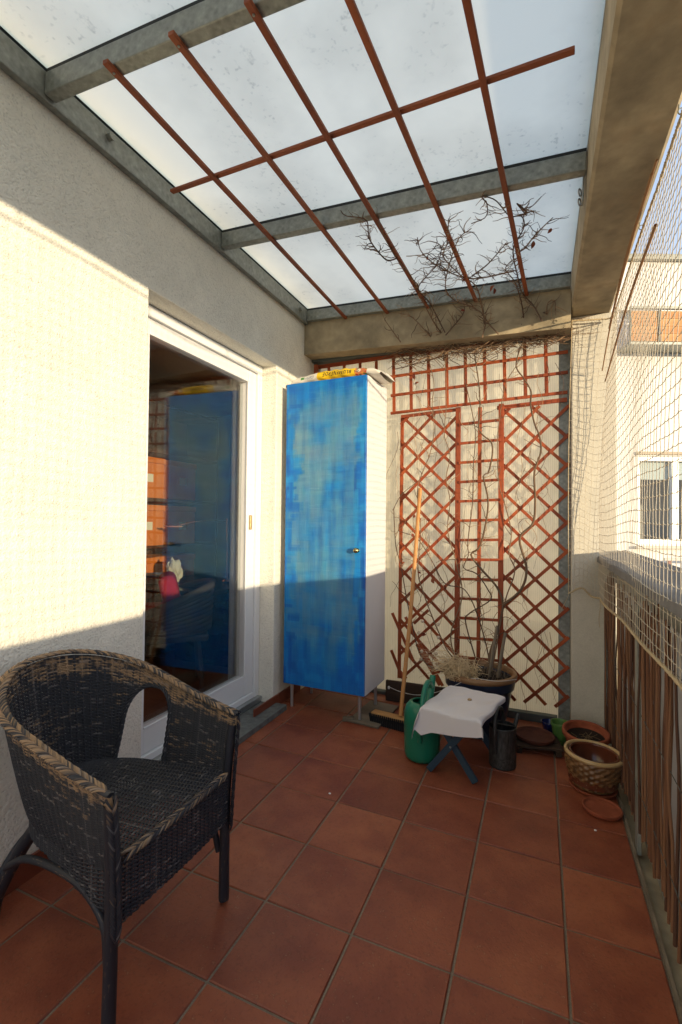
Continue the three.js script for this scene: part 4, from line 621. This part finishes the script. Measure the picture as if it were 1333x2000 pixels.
// ---------------------------------------------------------------- climbing vine
{
  const t = thing('climbing_vine', 'bare winter vine climbing the red trellis up to the glass roof', 'vine');
  const STEMS = [[[-0.321,0.3,-3.27],[-0.29,0.435,-3.27],[-0.259,0.55,-3.27],[-0.219,0.721,-3.27],[-0.233,0.814,-3.27],[-0.283,0.886,-3.27],[-0.342,0.949,-3.27],[-0.416,1.05,-3.27],[-0.361,1.1,-3.27],[-0.325,1.224,-3.27],[-0.312,1.395,-3.27],[-0.335,1.56,-3.27],[-0.308,1.578,-3.27],[-0.281,1.691,-3.27],[-0.295,1.777,-3.27],[-0.337,1.827,-3.27],[-0.374,1.877,-3.27],[-0.36,1.992,-3.27],[-0.366,2.146,-3.27],[-0.39,2.322,-3.27],[-0.395,2.371,-3.27]],[[-0.219,0.74,-3.27],[-0.11,0.84,-3.27],[-0.072,0.98,-3.27],[-0.111,1.162,-3.27],[-0.042,1.256,-3.27],[-0.03,1.393,-3.27],[-0.03,1.579,-3.27],[0.007,1.697,-3.27],[0.003,1.798,-3.27],[-0.031,1.892,-3.27],[-0.053,2.005,-3.27],[-0.053,2.088,-3.27],[-0.088,2.166,-3.27],[-0.14,2.256,-3.27],[-0.123,2.357,-3.27],[-0.076,2.444,-3.27]],[[-0.376,0.368,-3.27],[-0.442,0.599,-3.27],[-0.424,0.668,-3.27],[-0.296,0.763,-3.27],[-0.305,0.828,-3.27],[-0.379,0.928,-3.27],[-0.463,0.962,-3.27],[-0.435,1.04,-3.27],[-0.435,1.136,-3.27],[-0.409,1.395,-3.27],[-0.4,1.638,-3.27],[-0.396,1.725,-3.27],[-0.388,1.859,-3.27],[-0.421,2.035,-3.27],[-0.46,2.213,-3.27],[-0.47,2.332,-3.27]],[[-0.526,0.37,-3.27],[-0.624,0.525,-3.27],[-0.734,0.801,-3.27],[-0.766,0.948,-3.27],[-0.747,1.198,-3.27],[-0.768,1.347,-3.27],[-0.769,1.501,-3.27],[-0.74,1.61,-3.27],[-0.68,1.727,-3.27],[-0.661,1.876,-3.27],[-0.673,2.056,-3.27],[-0.669,2.205,-3.27],[-0.715,2.4,-3.27]],[[-0.701,0.311,-3.27],[-0.804,0.597,-3.27],[-0.889,0.943,-3.27],[-0.921,1.093,-3.27],[-0.939,1.337,-3.27],[-0.939,1.33,-3.27],[-0.882,1.447,-3.27],[-0.77,1.531,-3.27]],[[-0.507,0.372,-3.27],[-0.546,0.522,-3.27],[-0.471,0.779,-3.27],[-0.51,0.989,-3.27],[-0.569,1.201,-3.27],[-0.551,1.396,-3.27],[-0.581,1.556,-3.27],[-0.553,1.702,-3.27],[-0.592,1.852,-3.27],[-0.574,2.028,-3.27],[-0.585,2.246,-3.27],[-0.596,2.406,-3.27]],[[-0.303,0.368,-3.27],[-0.368,0.634,-3.27],[-0.453,0.818,-3.27],[-0.577,0.85,-3.27],[-0.676,1.002,-3.27],[-0.767,1.148,-3.27],[-0.901,1.195,-3.27]],[[-0.267,0.381,-3.27],[-0.206,0.741,-3.27],[-0.145,0.949,-3.27],[-0.181,1.059,-3.27],[-0.172,1.208,-3.27],[-0.208,1.394,-3.27],[-0.235,1.501,-3.27],[-0.254,1.737,-3.27],[-0.237,1.925,-3.27],[-0.202,2.149,-3.27],[-0.149,2.247,-3.27],[-0.062,2.396,-3.27]],[[-0.931,2.324,-3.27],[-0.796,2.339,-3.27],[-0.566,2.377,-3.27],[-0.385,2.394,-3.27],[-0.239,2.409,-3.27],[-0.097,2.41,-3.27],[0.023,2.412,-3.27],[0.14,2.39,-3.105]],[[-0.715,2.35,-3.27],[-0.518,2.386,-3.27],[-0.33,2.373,-3.27],[-0.185,2.421,-3.27],[-0.063,2.442,-3.27],[0.065,2.416,-3.27],[0.139,2.369,-3.27]],[[-0.596,2.406,-3.27],[-0.404,2.363,-3.27],[-0.275,2.376,-3.27],[-0.256,2.326,-3.27],[-0.311,2.313,-3.27],[-0.339,2.374,-3.27]],[[-0.621,2.429,-3.27],[-0.69,2.509,-3.105],[-0.793,2.613,-3.105],[-0.872,2.651,-3.105]],[[-0.565,2.454,-3.105],[-0.457,2.574,-3.105],[-0.446,2.658,-3.105]],[[-0.242,2.422,-3.105],[-0.316,2.541,-3.105],[-0.355,2.655,-2.943],[-0.417,2.655,-2.75],[-0.465,2.655,-2.539],[-0.43,2.655,-2.402],[-0.39,2.655,-2.22]],[[0.005,2.469,-3.105],[-0.038,2.568,-3.105],[-0.098,2.655,-3.094],[-0.126,2.655,-2.863],[-0.124,2.655,-2.595],[-0.073,2.655,-2.423],[-0.079,2.655,-2.327],[-0.126,2.655,-2.293],[-0.182,2.655,-2.159],[-0.234,2.655,-2.125],[-0.215,2.655,-2.173],[-0.233,2.655,-2.266],[-0.297,2.655,-2.303]],[[-0.518,2.416,-3.27],[-0.615,2.524,-3.105],[-0.681,2.655,-2.95],[-0.683,2.655,-2.669],[-0.702,2.655,-2.457],[-0.701,2.655,-2.244],[-0.698,2.655,-2.114]],[[-0.702,2.655,-2.457],[-0.762,2.655,-2.444],[-0.781,2.655,-2.247],[-0.748,2.655,-2.095],[-0.815,2.655,-2.023],[-0.833,2.655,-1.986]],[[-0.134,2.655,-2.815],[-0.363,2.655,-2.829],[-0.505,2.655,-2.649],[-0.569,2.655,-2.459],[-0.565,2.655,-2.314]],[[-0.359,2.655,-2.795],[-0.266,2.655,-2.699],[-0.157,2.655,-2.526]],[[-0.116,2.655,-2.617],[-0.079,2.655,-2.612],[-0.023,2.655,-2.492],[0.051,2.655,-2.393]],[[-0.565,2.479,-3.105],[-0.653,2.655,-3.046],[-0.674,2.655,-2.819],[-0.517,2.655,-2.601],[-0.467,2.655,-2.442],[-0.475,2.655,-2.384]],[[-0.339,2.411,-3.105],[-0.316,2.529,-3.105],[-0.386,2.612,-3.105],[-0.497,2.655,-3.049],[-0.517,2.655,-2.83],[-0.386,2.655,-2.419],[-0.309,2.655,-2.33]],[[-0.097,2.449,-3.27],[-0.092,2.542,-3.105],[-0.131,2.655,-2.979],[-0.172,2.655,-2.778],[-0.139,2.655,-2.707]],[[0.049,2.429,-3.27],[0.036,2.545,-3.105],[0.078,2.584,-3.105],[0.088,2.513,-3.105]],[[-0.086,2.655,-2.309],[-0.062,2.655,-2.304],[-0.091,2.655,-2.222],[-0.054,2.655,-2.322]],[[-0.857,2.456,-3.105],[-0.965,2.613,-3.105]]];
  const bark = [mat(null, .85, { map: woodTex([86, 66, 50], [136, 110, 84], 4) }), mat([.12, .07, .045], .85), mat([.20, .12, .07], .85)];
  const twigs = [[], [], []], leaves = [];
  const NTW = [34, 30, 32, 34, 18, 34, 20, 26, 44, 44, 10, 22, 24, 80, 90, 40, 34, 70, 24, 24, 80, 80, 34, 14, 14, 6];
  STEMS.forEach((s, k) => {
    const pts = s.map(([x, y, z], i) => [x + rr(-.006, .006), y + rr(-.004, .004), (z < -3.2 ? -3.250 + rr(-.008, .018) : z) + (z > -3.2 ? rr(-.004, .004) : 0)]);
    if (k === 0) pts[0] = [-.29, .30, -3.06], pts[1] = [-.285, .44, -3.14];
    if (k === 2 || k === 3 || k === 5 || k === 6 || k === 7 || k === 4) { pts.unshift([-.30 + rr(-.05, .03), .31, -3.06 + rr(-.04, .04)]); }
    const thick = k < 2 ? .0085 : k < 8 ? .0046 : k < 11 ? .0032 : .0042, c = new THREE.CatmullRomCurve3(pts.map(p => V3(...p)), false, 'catmullrom', .5), L = c.getLength();
    part(t, 'stem', tube(pts, thick, Math.max(8, Math.round(L / .022)), 7, k < 2 ? .42 : .5), k < 2 ? bark[0] : bark[k % 2 + 1]);
    for (let q = 0; q < NTW[k]; q++) {
      const u = rr(k < 8 ? .12 : .05, 1), p = c.getPointAt(u), tg = c.getTangentAt(u); let d = tg.clone().applyAxisAngle(p.z < -3.2 || p.y < 2.6 ? V3(0, 0, 1) : V3(0, 1, 0), rr(.4, 1.4) * (rnd() < .5 ? -1 : 1)); const n = 4 + (rnd() * 3 | 0), len = rr(.03, p.z < -3.2 ? .16 : .12), tp = [[p.x, p.y, p.z]]; let w = p.clone();
      for (let e = 0; e < n; e++) { d.add(V3(rr(-.55, .55), rr(-.5, .55), rr(-.25, .35))).normalize(); w = w.clone().addScaledVector(d, len / n); if (w.z < -3.262) w.z = -3.262; if (w.y > 2.675) w.y = 2.675; tp.push([w.x, w.y, w.z]); }
      twigs[(rnd() * 3) | 0].push(tube(tp, rr(.0014, .0028), n * 2, 4, .45));
      if (rnd() < .012) leaves.push([w, rr(0, 6), rr(-1, 1)]);
    }
  });
  // matted tangle along the top rail
  for (let k = 0; k < 460; k++) { const x = rr(-.95, .15), y = 2.40 + rr(-.05, .07) + .02 * (x + .9), z = -3.262 + rr(0, .05), a = rr(-.5, .5) + (rnd() < .5 ? Math.PI : 0), l = rr(.05, .2); twigs[(rnd() * 3) | 0].push(tube([[x, y, z], [x + Math.cos(a) * l * .4, y + Math.sin(a) * l * .4 + rr(-.02, .03), z + rr(-.01, .02)], [x + Math.cos(a) * l, y + Math.sin(a) * l + rr(-.04, .03), Math.max(-3.262, z + rr(-.02, .02))]], rr(.0012, .0026), 7, 4, .6)); }
  // thin hanging runners in front of the trellis
  for (let k = 0; k < 70; k++) { const left = rnd() < .72, x = left ? rr(-.93, -.30) : rr(-.3, .14), y = rr(.5, 2.3), l = rr(.15, .5), z = rr(-3.258, -3.235), q = [[x, y, z]]; let xx = x; for (let e = 1; e <= 5; e++) { xx += rr(-.035, .035); q.push([xx, y - l * e / 5, z + rr(-.006, .006)]); } twigs[(rnd() * 3) | 0].push(tube(q, rr(.0010, .0020), 10, 4, .6)); }
  twigs.forEach((g, i) => part(t, 'twigs', merge(g), [bark[1], bark[2], mat([.36, .23, .13], .85)][i], { stuff: true }));
  const leafM = [mat([.16, .03, .014], .85), mat([.22, .06, .024], .85)], leafG = (() => { const g = new THREE.PlaneGeometry(.016, .034, 4, 6), p = g.attributes.position; for (let i = 0; i < p.count; i++) { const v = p.getY(i) / .034 + .5; p.setX(i, p.getX(i) * Math.sin(Math.PI * clamp(v * .94 + .04)) * 1.2); p.setZ(i, 14 * p.getX(i) ** 2 + .006 * Math.sin(v * 4)); } g.computeVertexNormals(); return g; })();
  for (const [x, y, z] of [[-.79, 1.31, -3.24], [-.76, 1.28, -3.25], [-.80, 1.18, -3.24], [-.87, .99, -3.24], [-.75, .93, -3.24], [-.66, .88, -3.24], [-.58, .84, -3.24], [-.74, .40, -3.23], [-.72, .52, -3.23], [-.17, .92, -3.24], [-.60, 2.42, -3.23], [-.02, 2.44, -3.22], [.0, 2.46, -3.22], [-.03, 2.47, -3.21], [.04, 2.45, -3.22], [-.26, 2.64, -2.93], [-.25, 2.63, -2.95], [.04, 2.62, -2.41], [-.80, 2.27, -3.25], [-.78, 2.22, -3.25], [-.45, 2.60, -3.08]]) leaves.push([V3(x, y, z), rr(0, 6), rr(-1, 1)]);
  leaves.forEach(([p, a, b], i) => { const q = part(t, 'dry_leaf', leafG, leafM[i % 2], { pos: [p.x, p.y - .012, p.z + .006], rot: [b * .6, b, a] }); q.scale.setScalar(.7 + .7 * ((i * 37) % 10) / 10); });
}

// ---------------------------------------------------------------- chips on the floor
for (const [x, z, l] of [[-.875, -2.03, 'tiny white chip lying on the floor tiles in front of the cupboard'], [.215, -2.27, 'tiny pale chip lying on the floor tiles near the railing']]) { const t = thing('plaster_chip', l, 'chip', [x, fy(x) + .001, z]); part(t, 'chip', new THREE.IcosahedronGeometry(.006, 1).scale(1, .5, .8).translate(0, .003, 0), M.whiteMatt); }

// ---------------------------------------------------------------- neighbouring house
{
  const yaw = 22.32 * Math.PI / 180, D = 10, b = thing('neighbour_house', 'sunlit white neighbouring house beyond the net with window and wooden balcony', 'house', [-Math.sin(yaw) * D, 0, -Math.cos(yaw) * D], yaw);
  const plaster = mat(null, .9, { map: tex(512, i => { const v = .97 + .06 * (nA[i] - .5); return [228 * v, 226 * v, 222 * v]; }, true, .5), bumpMap: stuccoBump, bumpScale: .002 });
  const s = new THREE.Shape(); s.moveTo(2.5, -7); s.lineTo(13, -7); s.lineTo(13, 6.72); s.lineTo(2.5, 6.72); s.closePath();
  const hole = (x0, x1, y0, y1) => { const h = new THREE.Path(); h.moveTo(x0, y0); h.lineTo(x0, y1); h.lineTo(x1, y1); h.lineTo(x1, y0); h.closePath(); s.holes.push(h); }; hole(6.13, 7.75, .84, 2.66); hole(5.74, 6.58, 5.50, 5.70); hole(9, 10.2, .84, 2.6);
  part(b, 'wall', uvMetres(new THREE.ExtrudeGeometry(s, { depth: .3, bevelEnabled: false }).translate(0, 0, -.3)), plaster);
  part(b, 'side_wall', box(.3, 13.7, 6, 2.65, -.15, -3.305), plaster); part(b, 'flat_roof', box(10.4, .2, 6, 7.7, 6.55, -3.305), M.concrete); part(b, 'room_back', box(10.2, 13.4, .2, 7.9, -.3, -3.0), mat([.30, .29, .27], .9));
  part(b, 'roof_coping', rbox(10.7, .11, .42, .01, 7.75, 6.78, -.10), M.steel);
  const pane = mat([.9, .95, .95], .0, { physical: true, transmission: 1, thickness: 0, ior: 1.52 });
  for (const [x0, x1, y0, y1] of [[6.13, 7.75, .84, 2.66], [9, 10.2, .84, 2.6]]) {
    const f = part(b, 'window_frame', merge([box(x1 - x0, .09, .1, (x0 + x1) / 2, y1 - .045, -.10), box(x1 - x0, .10, .1, (x0 + x1) / 2, y0 + .05, -.10), box(.07, y1 - y0 - .19, .1, x0 + .035, (y0 + y1) / 2, -.10), box(.07, y1 - y0 - .19, .1, x1 - .035, (y0 + y1) / 2, -.10), box(.14, y1 - y0 - .19, .1, (x0 + x1) / 2, (y0 + y1) / 2, -.10)]), M.white);
    part(f, 'pane', new THREE.PlaneGeometry(x1 - x0 - .1, y1 - y0 - .15).translate((x0 + x1) / 2, (y0 + y1) / 2, -.11), pane);
    part(f, 'blind', box(x1 - x0 - .12, .36, .02, (x0 + x1) / 2, y1 - .29, -.18), mat([.42, .44, .42], .8));
    part(b, 'window_sill', box(x1 - x0 + .16, .05, .16, (x0 + x1) / 2, y0 - .06, .06), mat([.55, .50, .42], .6)); part(b, 'window_lintel', box(x1 - x0 + .1, .06, .05, (x0 + x1) / 2, y1 + .06, .025), mat([.42, .34, .24], .7));
  }
  part(b, 'slit_window', box(.86, .19, .03, 6.16, 5.60, -.10), mat([.10, .13, .16], .15));
  const wb = part(b, 'wooden_balcony', box(3.6, .05, .5, 7.48, 4.83, .252), M.steel);
  const fw = [0, 1].map(k => mat(null, .7, { map: woodTex([[176, 120, 70], [186, 130, 78]][k], [[208, 154, 98], [216, 164, 108]][k]) }));
  for (let j = 0; j < 4; j++) for (let k = 0; k < 4; k++) part(wb, 'board', box(k ? .74 : .545, .145, .03, k ? 6.265 + .37 + (k - 1) * .755 : 5.955, 4.94 + j * .152, .487), fw[(j + k) % 2]);
  for (let k = 0; k < 5; k++) part(wb, 'upright', box(.025, .66, .03, [5.67, 6.245, 7.0, 7.755, 8.51][k], 5.18, .52), M.darkSteel); part(wb, 'handrail', box(3.6, .05, .06, 7.48, 5.53, .50), M.steel);
  const rl = part(b, 'terrace_railing', box(4.4, .05, .05, 8.27, .60, .9), mat([.50, .48, .44], .6)); part(rl, 'lower_bar', box(4.4, .04, .04, 8.27, .30, .9), M.steel); for (const x of [6.19, 6.92, 7.7, 8.5, 9.3, 10.1]) part(rl, 'post', box(.05, 1.3, .05, x, -.05, .86), mat([.25, .12, .10], .6));
  part(b, 'terrace_slab', box(5.2, .2, 1.2, 8.4, -.75, .61), M.concrete);
}

renderer.render(scene, camera);
